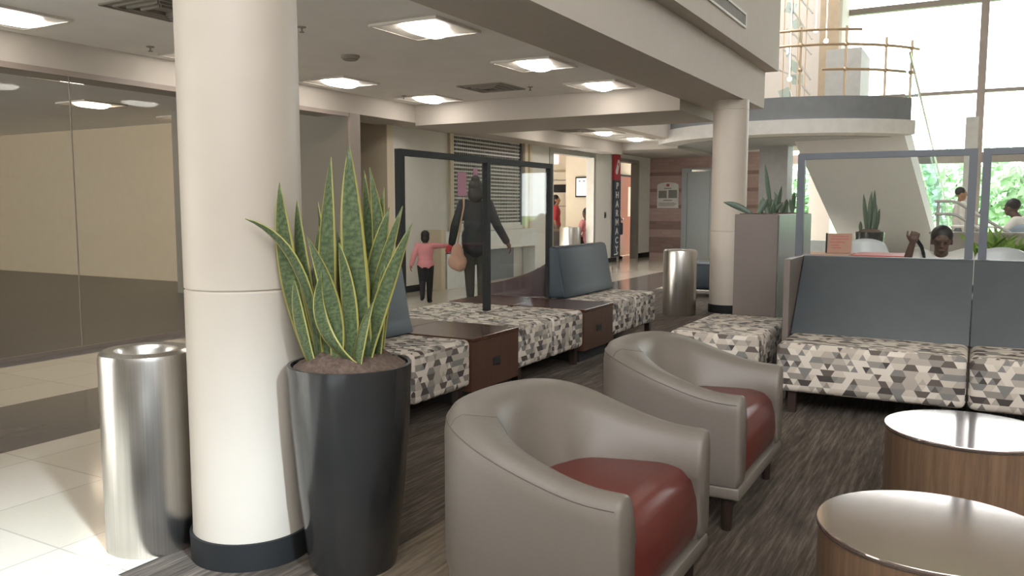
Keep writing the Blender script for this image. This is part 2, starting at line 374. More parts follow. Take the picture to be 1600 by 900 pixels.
slab('trim_2', 'beige', (-7.56, -7.5, 13.85, 13.95, 0.9, 2.55), (-7.56, -7.5, 14.05, 14.15, 0.9, 2.55), (-7.56, -7.5, 11.3, 11.4, 0.9, 2.55))
slab('wall_pharmacy', 'beige', (-8.66, -7.72, 18.05, 18.15, 0, 2.7), (-10.3, -10.2, 13, 20, 0, 2.7), (-10.3, -8.66, 19.4, 19.5, 0, 2.7), (-8.35, -8.3, 18.3, 20.5, 0, 2.7), (-8.35, -8.3, 20.5, 21.5, 2.18, 2.7), (-8.35, -8.3, 21.5, 22.2, 0, 2.7), (-18, -7.7, 22.1, 22.2, 0, 2.75), (-18, -10.3, 12.9, 13.0, 0, 2.75))
slab('wall_brick', 'brick', (-7.7, -4.0, 20.85, 21.1, 0, 2.66))
slab('trim_3', 'white', (-5.75, -3.5, 19.0, 20.9, 2.66, 2.74))
slab('wall_back', 'beam', (-7.7, -3.2, 20.85, 21.1, 2.74, 8.6), (-4.05, -3.5, 23.9, 24.1, 0, 2.74), (-3.5, -3.2, 21.1, 24.1, 2.74, 8.6))
slab('pillar_back', 'soffit_grey', (-4.22, -3.62, 18.6, 19.2, 0, 2.66))
slab('wall_camera', 'beam', (-7, -2.6, -4.1, -4, 0, 2.75), (-2.6, 9.6, -4.1, -4, 0, 3.9), (-2.6, 9.6, -4.1, -4, 8.2, 8.7))  # unseen wall, its high opening added for frontal fill light
slab('wall_right', 'beam', (9.45, 9.6, -4, 24.1, 0, 6.9), (9.45, 9.6, -2.7, 24.1, 6.9, 8.7), (9.45, 9.6, -4, -2.7, 7.8, 8.7))  # unseen wall; high slot shaped to send sun onto the lower-left floor
def column(name, x, y, top):
    b = B(); b.lathe([(0.222, 0), (0.222, 0.1), (0.212, 0.1), (0.212, 1.0), (0.206, 1.006), (0.212, 1.012), (0.212, top-0.13), (0.207, top-0.124), (0.212, top-0.118), (0.212, top)], (x, y, 0), 64, True)
    o = struct(b.done(name, 'column', smooth=30)); 
    k = B(); k.lathe([(0.222, 0.0), (0.224, 0.1), (0.213, 0.101)], (x, y, 0.0), 64); struct(k.done(name+'_base', 'black_base', smooth=30)); return o
column('column_near', -2.36, 2.17, 2.6); column('column_far', -2.68, 10.24, 2.6)
# storefront on the left: glass to the floor in a thin frame
b = B(); b.box(-7.10, -7.03, 8.28, 8.48, 0, 2.5); b.box(-7.08, -7.04, -4, 8.28, 2.45, 2.5); b.box(-7.08, -7.04, -4, 8.28, 0, 0.04); b.box(-7.066, -7.056, 4.55, 4.558, 0, 2.5)
struct(b.done('window_frame_left', 'mullion'))
struct(B().box(-7.065, -7.055, -4, 8.28, 0.04, 2.45).done('window_1', 'glass_store'))
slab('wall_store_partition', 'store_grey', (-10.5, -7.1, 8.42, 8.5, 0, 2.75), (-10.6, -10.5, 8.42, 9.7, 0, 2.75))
# great window wall at the back (atrium) and on the right
b = B()
for x in (-0.05, 4.25, 6.3): b.box(x-0.09, x+0.09, 23.9, 24.1, 0, 7.35)
for z, h in ((2.42, 0.26), (4.15, 0.08), (6.36, 0.15), (7.2, 0.15)): b.box(-3.2, 6.3, 23.92, 24.08, z, z+h)
b.box(-3.5, 6.3, 23.92, 24.08, 0, 0.1)
struct(b.done('window_mullions_back', 'mullion'))
struct(B().box(-3.2, 6.3, 23.99, 24.0, 0.1, 7.3).done('window_2', 'glass'))
slab('pillar_window', 'greybox', (-0.34, -0.06, 23.3, 23.6, 0, 3.5))
# door in the back wall with bright daylight beyond
b = B(); b.box(-4.62, -4.56, 23.95, 24.05, 0, 2.9); b.box(-4.05, -3.99, 23.95, 24.05, 0, 2.9); b.box(-4.36, -4.30, 23.95, 24.05, 0, 2.9); b.box(-4.6, -4.0, 23.95, 24.05, 2.5, 2.74)
struct(b.done('door_1', 'mullion'))
slab('wall_back_end', 'beam', (-7.7, -4.62, 23.9, 24.1, 0, 2.74), (6.38, 9.6, 23.9, 24.1, 0, 8.7), (-3.2, 6.38, 23.9, 24.1, 7.35, 8.7))
# outside
struct(B().box(-60, 60, 24.3, 120, -0.3, -0.15).done('ground_lawn', 'grass'))
struct(B().box(9.8, 60, -40, 24.3, -0.3, -0.15).done('ground_lawn_side', 'grass'))

# ------------------------------------------------------------------ round balcony and stair
BC = (-3.55, 18.9)
A0, A1 = -215, -33
b = B(); b.arc([(2.6, 2.92), (2.85, 2.92), (2.85, 3.34), (2.6, 3.34)], BC, A0, A1); struct(b.done('balcony_fascia', 'fascia_dark', smooth=30))
b = B(); b.arc([(2.55, 2.64), (2.95, 2.66), (2.95, 2.92), (2.55, 2.92)], BC, A0, A1); struct(b.done('balcony_band', 'fascia_light', smooth=30))
b = B(); b.arc([(0.02, 2.63), (2.56, 2.63), (2.56, 3.25), (0.02, 3.25)], BC, A0, A1); struct(b.done('balcony_slab', 'soffit_grey', smooth=30))
st = thing('staircase', 'white staircase sloping down from the round balcony, glass railing along one side', 'stairs', (-1.27, 17.2, 0), math.radians(-6.8))
run, z0, w = 5.3, 2.92, 2.06
sl_ = (z0-0.0)/run
b = B(); prof = [(0, 3.2), (0, 2.72)] + [(run-0.55, 0.0), (run, 0.0)]
b.prism([(p[0], p[1]) for p in prof], Matrix(((0, 0, -1, 0), (1, 0, 0, 0), (0, 1, 0, 0), (0, 0, 0, 1))), w)
b.done('stringer', 'stair', st)
b = B(); ns = 18
for i in range(ns):
    y0 = i*run/ns; zt = 3.3-(i+1)*3.3/ns+0.02
    b.box(-w+0.06, -0.06, y0, y0+run/ns+0.03, zt-0.16, zt)
b.done('treads', 'greybox', st)
b = B(); b.prism([(0, 3.2), (0, 4.15), (run+0.3, 0.95), (run+0.3, 0.1)], Matrix(((0, 0, 1, 0.0), (1, 0, 0, 0), (0, 1, 0, 0), (0, 0, 0, 1))), 0.015); b.done('glass_railing', 'glass_green', st)
b = B(); b.tube([(0.05, 0, 4.15), (0.05, run, 0.95+0.2), (0.05, run+0.5, 0.95)], 0.022); b.done('handrail', 'chrome', st)
# balcony guard rail: posts and curved rails following the slab edge
rail = thing('guard_rail', 'tan metal guard rail of posts and curved bars on the round balcony', 'railing', (BC[0], BC[1], 3.34))
angs = [-112, -95, -78, -61, -44, -30]
for a in angs:
    x, y = 2.7*math.cos(math.radians(a)), 2.7*math.sin(math.radians(a))
    b = B(); b.rod((x, y, 0), (x, y, 1.28 if a < -50 else 1.1), 0.022); b.ball((x, y, 0.5), 0.045, sub=2); b.ball((x, y, 0.95), 0.045, sub=2); b.done('post', 'tanmetal', rail, smooth=40)
for z, a0, a1 in ((0.5, -70, -28), (0.95, -125, -25), (1.22, -125, -55), (0.72, -125, -90)):
    b = B(); b.tube([(2.7*math.cos(math.radians(a0+(a1-a0)*k/24)), 2.7*math.sin(math.radians(a0+(a1-a0)*k/24)), z) for k in range(25)], 0.026); b.done('rail_bar', 'tanmetal', rail, smooth=40)
# upper level pieces seen over the balcony
slab('pillar_upper', 'tancol', (-3.2, -2.8, 19.5, 19.9, 3.2, 8.6))
slab('wall_upper_box', 'greybox', (-2.95, -2.25, 18.85, 20.4, 3.2, 4.62))
hs = thing('hanging_sculpture', 'hanging sculpture of glass plates and bars above the round balcony', 'sculpture', (-3.35, 17.6, 3.34))
b = B()
for i in range(4): b.rod((-0.22+0.14*i, 0.05*(i % 2), 0.02), (-0.22+0.14*i, 0.05*(i % 2), 5.2), 0.012)
b.done('cable', 'tanmetal', hs)
for i in range(9):
    z = 0.25+i*0.28; x = -0.15+0.30*((i*37) % 10)/10
    b = B(); b.box(-0.11, 0.11, -0.008, 0.008, -0.1, 0.1, mtx=Matrix.Translation((x, 0.1*(i % 3)-0.1, z)) @ Matrix.Rotation(0.5*i, 4, 'Z') @ Matrix.Rotation(0.35*(i % 3-1), 4, 'Y')); b.done('glass_plate', 'glass_green', hs)
for i in range(5):
    z = 0.2+0.4*i; b = B(); b.tube([(-0.3+0.06*i, 0, z+0.55), (0.0, 0.05, z+0.4), (0.32, 0.0, z-0.1*(i % 2))], 0.018); b.done('curved_bar', 'greybox', hs)
for i, (x, y, z) in enumerate(((0.42, -0.2, 1.42), (0.62, -0.2, 1.2), (-0.05, -0.2, 0.52))):
    b = B(); b.ball((x, y, z), 0.045, sub=2); b.rod((x, y, z), (x, y, 5.0), 0.006, n=6); b.done('bulb', 'lamp_dim', hs)

# ------------------------------------------------------------------ ceiling fittings
def ceiling_light(x, y, label, lens='lamp', first=[None], z=2.75):
    if first[0] is not None and lens == 'lamp': return dup(first[0], (x, y, z), label=label)
    t = thing('ceiling_light', label, 'ceiling light', (x, y, z), group='recessed square ceiling lights')
    b = B(); h = 0.315
    for s in (-1, 1): b.box(s*h-0.012, s*h+0.012, -h-0.012, h+0.012, -0.020, 0.004); b.box(-h+0.012, h-0.012, s*h-0.012, s*h+0.012, -0.020, 0.004)
    b.done('frame', 'vent_white', t)
    b = B(); n = 10
    rows = []
    for i in range(n+1):   # concave reflector, two curved wings
        u = -1+2*i/n; xx = u*(h-0.012); zz = -0.018+0.014*(1-abs(u))**0.8
        rows.append([b.bm.verts.new((xx, -h+0.012, zz)), b.bm.verts.new((xx, h-0.012, zz))])
    for i in range(n): b.bm.faces.new((rows[i][0], rows[i+1][0], rows[i+1][1], rows[i][1]))
    b.done('reflector', 'lamp_pan', t, smooth=60)
    b = B(); n, mlen = 12, 14
    grid = []
    for j in range(mlen+1):
        v = -1+2*j/mlen; yy = v*0.235; ww = 0.118*(1-abs(v)**4*0.25)
        grid.append([b.bm.verts.new((ww*math.cos(PI*i/n), yy, -0.012-0.050*math.sin(PI*i/n)*(1-abs(v)**6*0.6))) for i in range(n+1)])
    for j in range(mlen):
        for i in range(n): b.bm.faces.new((grid[j][i], grid[j][i+1], grid[j+1][i+1], grid[j+1][i]))
    b.bm.faces.new(grid[0]); b.bm.faces.new(grid[-1][::-1])
    b.done('lens', lens, t, smooth=50)
    if lens == 'lamp': first[0] = t
    return t
for x, y, l in ((-3.97, 5.63, 'large near square ceiling light right of the near column'), (-3.98, 7.55, 'square ceiling light second along the beam'), (-3.98, 9.2, 'square ceiling light third along the beam, before the cross soffit'),
                (-6.5, 7.5, 'square ceiling light above the tall snake plant'), (-6.45, 9.2, 'square ceiling light above the glass screen, next to the soffit corner'),
                (-6.5, 5.63, 'square ceiling light mostly hidden behind the near column'), (-6.5, 3.72, 'square ceiling light cut by the left edge of the photo'),
                (-6.4, 13.35, 'small distant square ceiling light nearest the roller shutter'), (-6.4, 15.0, 'small distant square ceiling light in the middle of three'), (-6.35, 16.6, 'small distant square ceiling light nearest the brick wall')):
    ceiling_light(x, y, l)
ceiling_light(-9.0, 16.3, 'unseen ceiling light added to brighten the pharmacy, above the reception desk', 'fill_lamp')  # added lamp, hidden from view, brightens the closed room
ceiling_light(-8.0, 20.0, 'ceiling light added to brighten the alcove before the reddish wooden door', 'fill_lamp')  # also added, for more light in the alcove
f0 = None
for x, y, l in ((-8.9, 5.8, 'long glowing light behind the storefront glass, upper left one'), (-10.9, 7.35, 'long glowing light behind the storefront glass, second one'), (-11.2, 9.2, 'tiny glowing light deep behind the storefront glass')):
    if f0 is None: f0 = ceiling_light(x, y, l, 'lamp_dim')
    else: dup(f0, (x, y, 2.75), label=l)
def ceiling_vent(x, y, s, label):
    t = thing('air_vent', label, 'air vent', (x, y, 2.75))
    b = B()
    for k in range(4):
        a = s*(1-k*0.22)
        for q in (-1, 1): b.box(q*a-0.012, q*a+0.012, -a, a, -0.012-0.006*k, -0.002); b.box(-a, a, q*a-0.012, q*a+0.012, -0.012-0.006*k, -0.002)
    b.done('louvres', 'vent', t); b = B(); b.box(-s, s, -s, s, -0.003, 0.0); b.done('throat', 'vent', t); return t
ceiling_vent(-5.21, 8.75, 0.3, 'square louvred air vent in the ceiling between the lamps'); ceiling_vent(-7.0+0.3, 14.3, 0.3, 'dark air vent in the far ceiling beside small lamps'); ceiling_vent(-5.25, 4.14, 0.3, 'square air vent in the ceiling at the top of the near column')
for x, y, l in ((-4.82, 5.11, 'pendent sprinkler head in the ceiling right of the near column'), (-4.78, 8.95, 'small sprinkler head beyond the square ceiling vent'), (-6.75+0.15, 5.05, 'small sprinkler head left of the near column'), (-6.6, 8.86, 'small sprinkler head near the soffit corner')):
    t = thing('sprinkler', l, 'sprinkler', (x, y, 2.75), group='ceiling sprinklers'); B().lathe([(0.0, 0), (0.035, 0), (0.035, -0.006), (0, -0.006)], n=16).done('plate', 'vent', t)
    b = B(); b.rod((0, 0, -0.006), (0, 0, -0.04), 0.008); b.lathe([(0, -0.045), (0.02, -0.045), (0.02, -0.04), (0, -0.04)], n=12); b.done('head', 'vent', t)
t = thing('smoke_detector', 'round smoke detector on the ceiling between near lamps', 'smoke detector', (-5.32, 6.29, 2.75)); B().lathe([(0, 0), (0.09, 0), (0.09, -0.015), (0.06, -0.045), (0, -0.05)], n=24).done('housing', 'vent', t, smooth=40); B().lathe([(0.062, -0.03), (0.07, -0.03), (0.07, -0.038), (0.062, -0.038)], n=24).done('slot_ring', 'dark', t)
t = thing('wall_grille', 'white wall return grille high on the upper wall', 'air vent', (-2.35, 8.4, 3.36)); b = B()
for z in (-0.07, 0.07): b.box(0, 0.02, -1.05, 1.05, z-0.012, z+0.012)
for y in (-1.05, 1.05): b.box(0, 0.02, y-0.015, y+0.015, -0.08, 0.08)
b.done('frame', 'vent_white', t); b = B()
for i in range(60): b.box(0.0, 0.012, -1.03+i*0.035, -1.03+i*0.035+0.008, -0.06, 0.06)
b.done('blades', 'vent', t); B().box(0, 0.003, -1.03, 1.03, -0.06, 0.06).done('throat', 'dark', t)

# ------------------------------------------------------------------ benches
def bench_seat(bm, x0, x1, y0, y1, cells):
    n = (y1-y0)/cells
    for i in range(cells): bm.box(x0, x1, y0+i*n+0.003, y0+(i+1)*n-0.003, 0.14, 0.45, 0.035, 3)
def legs_for(t, pts):
    for x, y in pts: B().box(x-0.025, x+0.025, y-0.025, y+0.025, 0.0, 0.145).done('leg', 'leg', t)
def make_bench(name, label, y0, y1, side, cells, back=None, group=None):
    """row runs along Y; side=+1 faces +X (front row), -1 faces the tiled corridor"""
    xm = -3.48; t = thing(name, label, 'bench', (xm, (y0+y1)/2, 0), group='patterned benches standing back to back'); L = (y1-y0)/2
    xa, xb = (0.005, 0.67) if side > 0 else (-0.67, -0.005)
    b = B(); bench_seat(b, xa, xb, -L, L, cells); b.boxuv()
    o = b.done('seat', 'tri', t, smooth=50)
    legs_for(t, [(x, y) for x in (xa+0.06, xb-0.06) for y in (-L+0.08, L-0.08)])
    if back:
        b = B(); m_ = Matrix(((1, 0, 0, 0), (0, 0, 1, -L+0.01), (0, 1, 0, 0), (0, 0, 0, 1)))
        s = side; b.prism([(s*0.012, 0.456), (s*0.20, 0.456), (s*0.17, 0.55), (s*0.105, 0.90), (s*0.09, 0.93), (s*0.04, 0.94), (s*0.012, 0.92)], m_, 2*L+0.02, 0.018)
        b.done('backrest', back, t, smooth=50)
    return t
def make_cube(label, y0, y1, side, outlet):
    t = thing('side_table', label, 'side table', (-3.48, (y0+y1)/2, 0), group='walnut cubes between the benches'); L = (y1-y0)/2-0.003
    xa, xb = (0.004, 0.675) if side > 0 else (-0.675, -0.004)
    bd_ = B().box(xa, xb-0.004, -L, L, 0.10, 0.425).done('body', 'walnut_side', t)
    B().box(xa, xb, -L, L, 0.425, 0.452, 0.003).done('top', 'walnut', t)
    B().box(xa+0.03, xb-0.06, -L+0.03, L-0.03, 0, 0.10).done('plinth', 'dark', t)
    if outlet: B().box(xb-0.004, xb+0.002, -0.045, 0.05, 0.235, 0.29, 0.004).done('power_outlet', 'dark', bd_)
    return t
make_bench('bench', 'patterned bench with slate blue back behind the snake plant, nearest of the row', 3.2, 4.46, 1, 2, 'blue')
make_cube('dark walnut side table with outlet, nearest front one of the bench row', 4.46, 5.09, 1, True)
make_bench('bench', 'backless patterned bench between the two front walnut side tables', 5.09, 6.22, 1, 2)
make_cube('dark walnut side table with outlet, beside the far blue backed bench', 6.22, 6.85, 1, True)
make_bench('bench', 'patterned bench with slate blue back at the far end of the row', 6.85, 8.0, 1, 2, 'blue')
make_bench('bench', 'patterned bench facing the corridor, behind the nearest blue back', 3.2, 4.46, -1, 2)
make_cube('dark walnut side table in the rear row beside the blue back', 4.46, 5.09, -1, False)
make_bench('bench', 'backless patterned bench in the rear row beyond the glass screen', 5.09, 6.22, -1, 2)
make_cube('dark walnut side table in the rear row beyond the screen post', 6.22, 6.85, -1, False)
tb = make_bench('bench', 'patterned rear bench with curved dark maroon back seen through the glass screen', 6.85, 8.0, -1, 2)
b = B(); prev = None; n = 16     # curved maroon back: high along the middle, sweeping down round the near end
for i in range(n+1):
    u = i/n
    if u < 0.55: ang = u/0.55*PI/2; px, py = -0.62+0.58*math.sin(ang), -0.52+0.10*(1-math.sin(ang))+0.0; py = -0.56+0.22*(1-math.cos(ang))
    else: px, py = -0.04, -0.34+(u-0.55)/0.45*0.88
    hh = 0.56+0.30*min(1, max(0, u/0.6))**1.2
    q = [b.bm.verts.new((px-0.05, py, 0.45)), b.bm.verts.new((px-0.05, py, hh-0.03)), b.bm.verts.new((px-0.02, py-0.01, hh)), b.bm.verts.new((px+0.02, py-0.02, hh)), b.bm.verts.new((px+0.035, py-0.02, hh-0.03)), b.bm.verts.new((px+0.035, py-0.02, 0.45))]
    if prev:
        for k in range(6): b.bm.faces.new((prev[k], prev[(k+1) % 6], q[(k+1) % 6], q[k]))
    else: b.bm.faces.new(q)
    prev = q
b.bm.faces.new(prev[::-1]); b.done('backrest', 'maroon', tb, smooth=60)
# glass screen standing between the two rows
def screen(name, label, loc, rz, widths, z0, z1, fm, posts_to):
    t = thing(name, label, 'glass screen', loc, rz); r = 0.025; y = 0
    ys = [0]
    for w_ in widths: ys.append(ys[-1]+w_)
    for k, yy in enumerate(ys): B().box(-r, r, yy-r, yy+r, posts_to, z1).done('post', fm, t)
    for k in range(len(widths)):
        b = B(); b.box(-r, r, ys[k]+r, ys[k+1]-r, z1-0.044, z1); b.done('top_rail', fm, t)
        B().box(-0.005, 0.005, ys[k]+r, ys[k+1]-r, z0+0.002, z1-0.044).done('glass_pane', 'glass', t)
    return t
screen('glass_screen', 'black framed glass screen standing between the back to back benches', (-3.48, 4.61, 0), 0, (1.154, 1.13), 0.453, 1.70, 'frame_black', 0.453)

# sofa on the right with charcoal back, in two units, and its framed glass above
def sofa(x0, x1, label):
    t = thing('sofa', label, 'sofa', ((x0+x1)/2, 5.8, 0), group='patterned sofa units'); L = (x1-x0)/2
    b = B(); b.box(-L+0.003, L-0.003, -0.50, 0.12, 0.14, 0.45, 0.04, 3); b.boxuv(); b.done('seat', 'tri', t, smooth=50)
    b = B(); b.prism([(-0.02, 0.44), (0.52, 0.44), (0.52, 0.93), (0.50, 0.955), (0.40, 0.955), (0.375, 0.94)], Matrix(((0, 0, 1, -L+0.001), (1, 0, 0, 0), (0, 1, 0, 0), (0, 0, 0, 1))), 2*L-0.002, 0.006); b.done('backrest', 'greyblue', t, smooth=40)
    B().box(-L+0.01, L-0.01, 0.13, 0.51, 0.10, 0.44).done('back_base', 'cabinet', t)
    legs_for(t, [(x, y) for x in (-L+0.1, L-0.1) for y in (-0.42, 0.4)]); return t
sofa(-1.07, -0.001, 'patterned sofa unit with tall charcoal back below the framed glass')
sofa(0.001, 1.075, 'patterned sofa unit at the right edge, behind the round tables')
tag(B().box(-1.115, -1.075, 5.72, 6.32, 0, 0.955, 0.004).done('end_panel', 'cabinet'), 'grey brown wooden end panel closing the left end of the charcoal sofa', 'panel')
screen('glass_screen', 'grey framed glass screen above the charcoal sofa, left one of two', (-0.035, 6.36, 0), PI/2, (1.10,), 0.96, 1.69, 'frame_grey', 0.0)
screen('glass_screen', 'grey framed glass screen at the right edge of the photo', (1.145, 6.36, 0), PI/2, (1.10,), 0.96, 1.69, 'frame_grey', 0.0)
t = thing('bench', 'square patterned ottoman bench standing before the tall grey planter cabinet', 'bench', (-1.5, 6.0, 0))
b = B(); b.box(-0.33, 0.29, -0.52, 0.56, 0.14, 0.45, 0.035, 3); b.boxuv(); b.done('seat', 'tri', t, smooth=50); legs_for(t, [(x, y) for x in (-0.26, 0.22) for y in (-0.44, 0.48)])

# ------------------------------------------------------------------ snake plants
def leaf_strip(bm, uv, pts, width, tw0=0.0, tw1=0.0, cup=0.18, face=Vector((0.49, -0.87, 0))):
    n = len(pts)-1; rows = []
    for i, p in enumerate(pts):
        u = i/n; d = (pts[min(i+1, n)]-pts[max(i-1, 0)]).normalized()
        a = d.cross(face); a = a.normalized() if a.length > 1e-3 else Vector((1, 0, 0)); nn = a.cross(d).normalized()
        ang = tw0+(tw1-tw0)*u; a2 = a*math.cos(ang)+nn*math.sin(ang); n2 = -a*math.sin(ang)+nn*math.cos(ang)
        w_ = width*0.5*min(1.0, 0.62+1.0*u)*(1-max(0, (u-0.45)/0.55)**2.2) + 0.0008
        r = []
        for k in range(5):
            s = -1+k*0.5; r.append(bm.verts.new(p+a2*(s*w_)-n2*(cup*w_*s*s)+n2*0.0))
        rows.append((r, u))
    for i in range(n):
        for k in range(4):
            f = bm.faces.new((rows[i][0][k], rows[i][0][k+1], rows[i+1][0][k+1], rows[i+1][0][k])); f.smooth = True
            for l, (uu, vv) in zip(f.loops, ((k/4, rows[i][1]), ((k+1)/4, rows[i][1]), ((k+1)/4, rows[i+1][1]), (k/4, rows[i+1][1]))): l[uv].uv = (uu, vv)
def bez(p0, p1, p2, n=14): return [p0*(1-t_)**2+p1*2*t_*(1-t_)+p2*t_*t_ for t_ in [i/n for i in range(n+1)]]
def add_leaf(t, base_, tip, bend, width, m='leaf', tw=(0, 0), name='leaf'):
    b = B(); p0, p2 = Vector(base_), Vector(tip); mid = (p0+p2)/2+Vector(bend)
    leaf_strip(b.bm, b.uv, bez(p0, mid, p2), width, *tw)
    o = b.done(name, m, t, recalc=False)
    md = o.modifiers.new('thick', 'SOLIDIFY'); md.thickness = 0.003; md.offset = 0
    return o
def tall_planter(name, label, loc, leaves, s=1.0, m='leaf'):
    t = thing(name, label, 'potted plant', loc)
    b = B(); b.lathe([(0.0, 0.0), (0.155*s, 0.0), (0.160*s, 0.02), (0.192*s, 0.30*s), (0.212*s, 0.56*s), (0.220*s, 0.73*s), (0.220*s, 0.745*s), (0.207*s, 0.745*s), (0.205*s, 0.71*s), (0.0, 0.71*s)], n=64); b.done('pot', 'planter', t, smooth=35)
    b = B(); n = 40; rings = []
    rnd = random.Random(3)
    for i in range(9):
        r = 0.200*s*i/8; rings.append([b.bm.verts.new((r*math.cos(2*PI*k/n), r*math.sin(2*PI*k/n), 0.728*s+0.060*s*(1-(i/8)**3)+rnd.uniform(-0.008, 0.012)*s)) for k in range(n)])
    for i in range(8):
        for k in range(n): b.bm.faces.new((rings[i][k], rings[i][(k+1) % n], rings[i+1][(k+1) % n], rings[i+1][k]))
    b.done('moss', 'moss', t, smooth=80)
    Rv = Vector((0.872, 0.490, 0)); Fv = Vector((-0.490, 0.872, 0))
    for (bx, bd, tx, td, z, w_, bend, bendz, tw) in leaves:
        add_leaf(t, Rv*bx*s+Fv*bd*s+Vector((0, 0, 0.735*s)), Rv*tx*s+Fv*td*s+Vector((0, 0, z*s)), Rv*bend*s+Vector((0, 0, bendz*s)), w_*s, m, tw)
    return t
LV = [  # base right, base depth, tip right, tip depth, tip z, width, bend right, bend z, twist
    (-0.120, -0.03, -0.218, -0.06, 1.385, 0.074, -0.06, 0, (0.2, 0.1)), (-0.09, 0.02, -0.180, 0.02, 1.325, 0.060, -0.05, 0, (0.5, 0.3)), (-0.10, -0.04, -0.315, -0.14, 1.262, 0.042, 0.10, 0.19, (0.3, 0.6)),
    (-0.06, -0.05, -0.048, -0.02, 1.475, 0.066, -0.03, 0, (-0.2, 0.5)), (0.07, -0.06, 0.022, -0.05, 1.515, 0.088, -0.03, 0, (0.1, 0.0)), (0.09, 0.05, 0.055, 0.05, 1.43, 0.050, 0.0, 0, (0.6, 0.2)),
    (-0.07, 0.10, -0.125, 0.10, 1.32, 0.048, -0.01, 0, (0.4, 0.9)), (-0.01, 0.08, -0.012, 0.09, 1.31, 0.052, -0.03, 0, (0.0, 0.9)), (0.06, 0.04, 0.078, 0.02, 1.44, 0.054, 0.08, 0, (0.3, -0.4)),
    (0.09, 0.06, 0.125, 0.05, 1.37, 0.050, -0.03, 0, (-0.3, 0.3)), (0.07, 0.0, 0.150, 0.0, 1.30, 0.072, -0.045, 0, (0.4, -0.2)), (0.05, -0.02, 0.200, -0.02, 1.305, 0.056, -0.05, -0.06, (1.0, 0.0)),
    (0.07, -0.06, 0.235, -0.04, 1.245, 0.062, -0.07, -0.08, (0.9, -0.2)), (0.08, -0.12, -0.065, -0.13, 1.08, 0.050, -0.13, -0.06, (1.2, -0.6)), (-0.03, -0.1, -0.11, -0.13, 1.20, 0.060, 0.07, -0.02, (0.3, -0.6)),
    (-0.11, -0.08, -0.165, -0.10, 1.05, 0.048, -0.03, 0, (0.5, 0.2)), (0.02, -0.09, -0.01, -0.10, 1.18, 0.058, 0.03, 0, (0.2, 0.3)), (0.10, -0.02, 0.135, -0.03, 1.10, 0.044, -0.01, 0, (0.6, 0.1)), (0.09, 0.1, 0.150, 0.1, 1.22, 0.048, -0.02, 0, (0.3, 0.4)),
    (-0.02, 0.12, -0.06, 0.12, 1.21, 0.06, 0.01, 0, (0.2, 0.0)), (-0.08, 0.0, -0.12, -0.02, 1.10, 0.06, 0.03, 0, (0.5, 0.3)), (0.03, 0.0, 0.035, -0.02, 1.27, 0.05, 0.04, 0, (0.8, -0.3)), (-0.05, 0.03, -0.10, 0.0, 1.235, 0.045, -0.06, 0, (1.0, 0.2)), (0.05, -0.13, 0.11, -0.12, 0.98, 0.045, -0.03, 0, (0.4, 0.8))]
tall_planter('potted_snake_plant', 'tall snake plant with yellow edged leaves in glossy charcoal pot beside the column', (-1.94, 2.26, 0), LV)
tall_planter('potted_snake_plant', 'distant dark snake plant in a charcoal pot before the white staircase', (-1.70, 16.5, 0), [(-0.05, 0, -0.13, 0, 1.36, 0.07, 0, 0, (0.2, 0.2)), (0.0, 0, 0.0, 0, 1.40, 0.08, -0.02, 0, (0, 0.3)), (0.06, 0, 0.05, 0, 1.43, 0.07, 0.0, 0, (0.2, 0.1)), (0.09, 0, 0.14, 0, 1.12, 0.07, 0, 0, (0, 0.2)), (0.03, -0.05, 0.07, -0.05, 1.18, 0.07, 0, 0, (0, 0.2)), (-0.14, 0.02, -0.16, 0, 0.92, 0.06, 0, 0, (0, 0.2))], 1.14, 'leaf_dark')
# long cabinet planter
t = thing('planter_cabinet', 'tall grey brown planter cabinet topped with snake plants left of the charcoal sofa', 'planter', (-1.5, 6.575, 0))
B().box(-0.17, 0.165, 0, 1.45, 0, 1.245, 0.004).done('body', 'cabinet', t)
B().box(0.1655, 0.171, 0.02, 0.70, 0.15, 1.238).done('lit_side_panel', 'cabinet_lit_side', t); B().box(0.1655, 0.171, 0.74, 1.43, 0.15, 1.238).done('lit_side_panel', 'cabinet_lit_side', t)  # paler panels stand in for window light on this side
B().box(-0.14, 0.14, 0.03, 1.42, 1.24, 1.252).done('soil', 'moss', t)
rnd = random.Random(11)
for i in range(22):
    y = 0.1+1.25*i/21; x = rnd.uniform(-0.08, 0.08); h = rnd.choice((0.1, 0.14, 0.2, 0.24, 0.13)) if i != 6 else 0.42
    add_leaf(t, (x, y, 1.245), (x+rnd.uniform(-0.09, 0.09), y+rnd.uniform(-0.08, 0.08), 1.245+h), (0, 0, 0), rnd.uniform(0.03, 0.05), 'leaf_dark')
add_leaf(t, (-0.05, 0.06, 1.245), (-0.26, -0.02, 1.34), (0, 0, 0.03), 0.05, 'leaf_dark')

# ------------------------------------------------------------------ waste bins
def bin_(label, loc, r=0.2, h=0.78):
    t = thing('trash_can', label, 'trash can', loc, group='stainless trash cans')
    b = B(); b.lathe([(r*0.98, 0.0), (r, 0.012), (r, h-0.03), (r-0.004, h-0.012), (r-0.02, h), (r*0.68, h-0.004), (r*0.63, h-0.02), (r*0.62, h-0.12)], n=64); b.done('shell', 'steel', t, smooth=35)
    B().lathe([(0, h-0.14), (r*0.62, h-0.14), (r*0.62, h-0.135), (0, h-0.135)], n=32).done('liner', 'dark', t)
    B().lathe([(0, 0.0), (r*0.96, 0.0), (r*0.96, 0.02), (0, 0.02)], n=32).done('base_ring', 'black_base', t); return t
bin_('round stainless steel trash can on the carpet in front of the far column', (-3.12, 9.72, 0), 0.2, 0.79)
bin_('round stainless steel trash can left of the near column', (-2.74, 2.02, 0), 0.168, 0.765)
bin_('stainless steel trash can inside the pharmacy doorway', (-8.02, 16.95, 0), 0.24, 0.86)

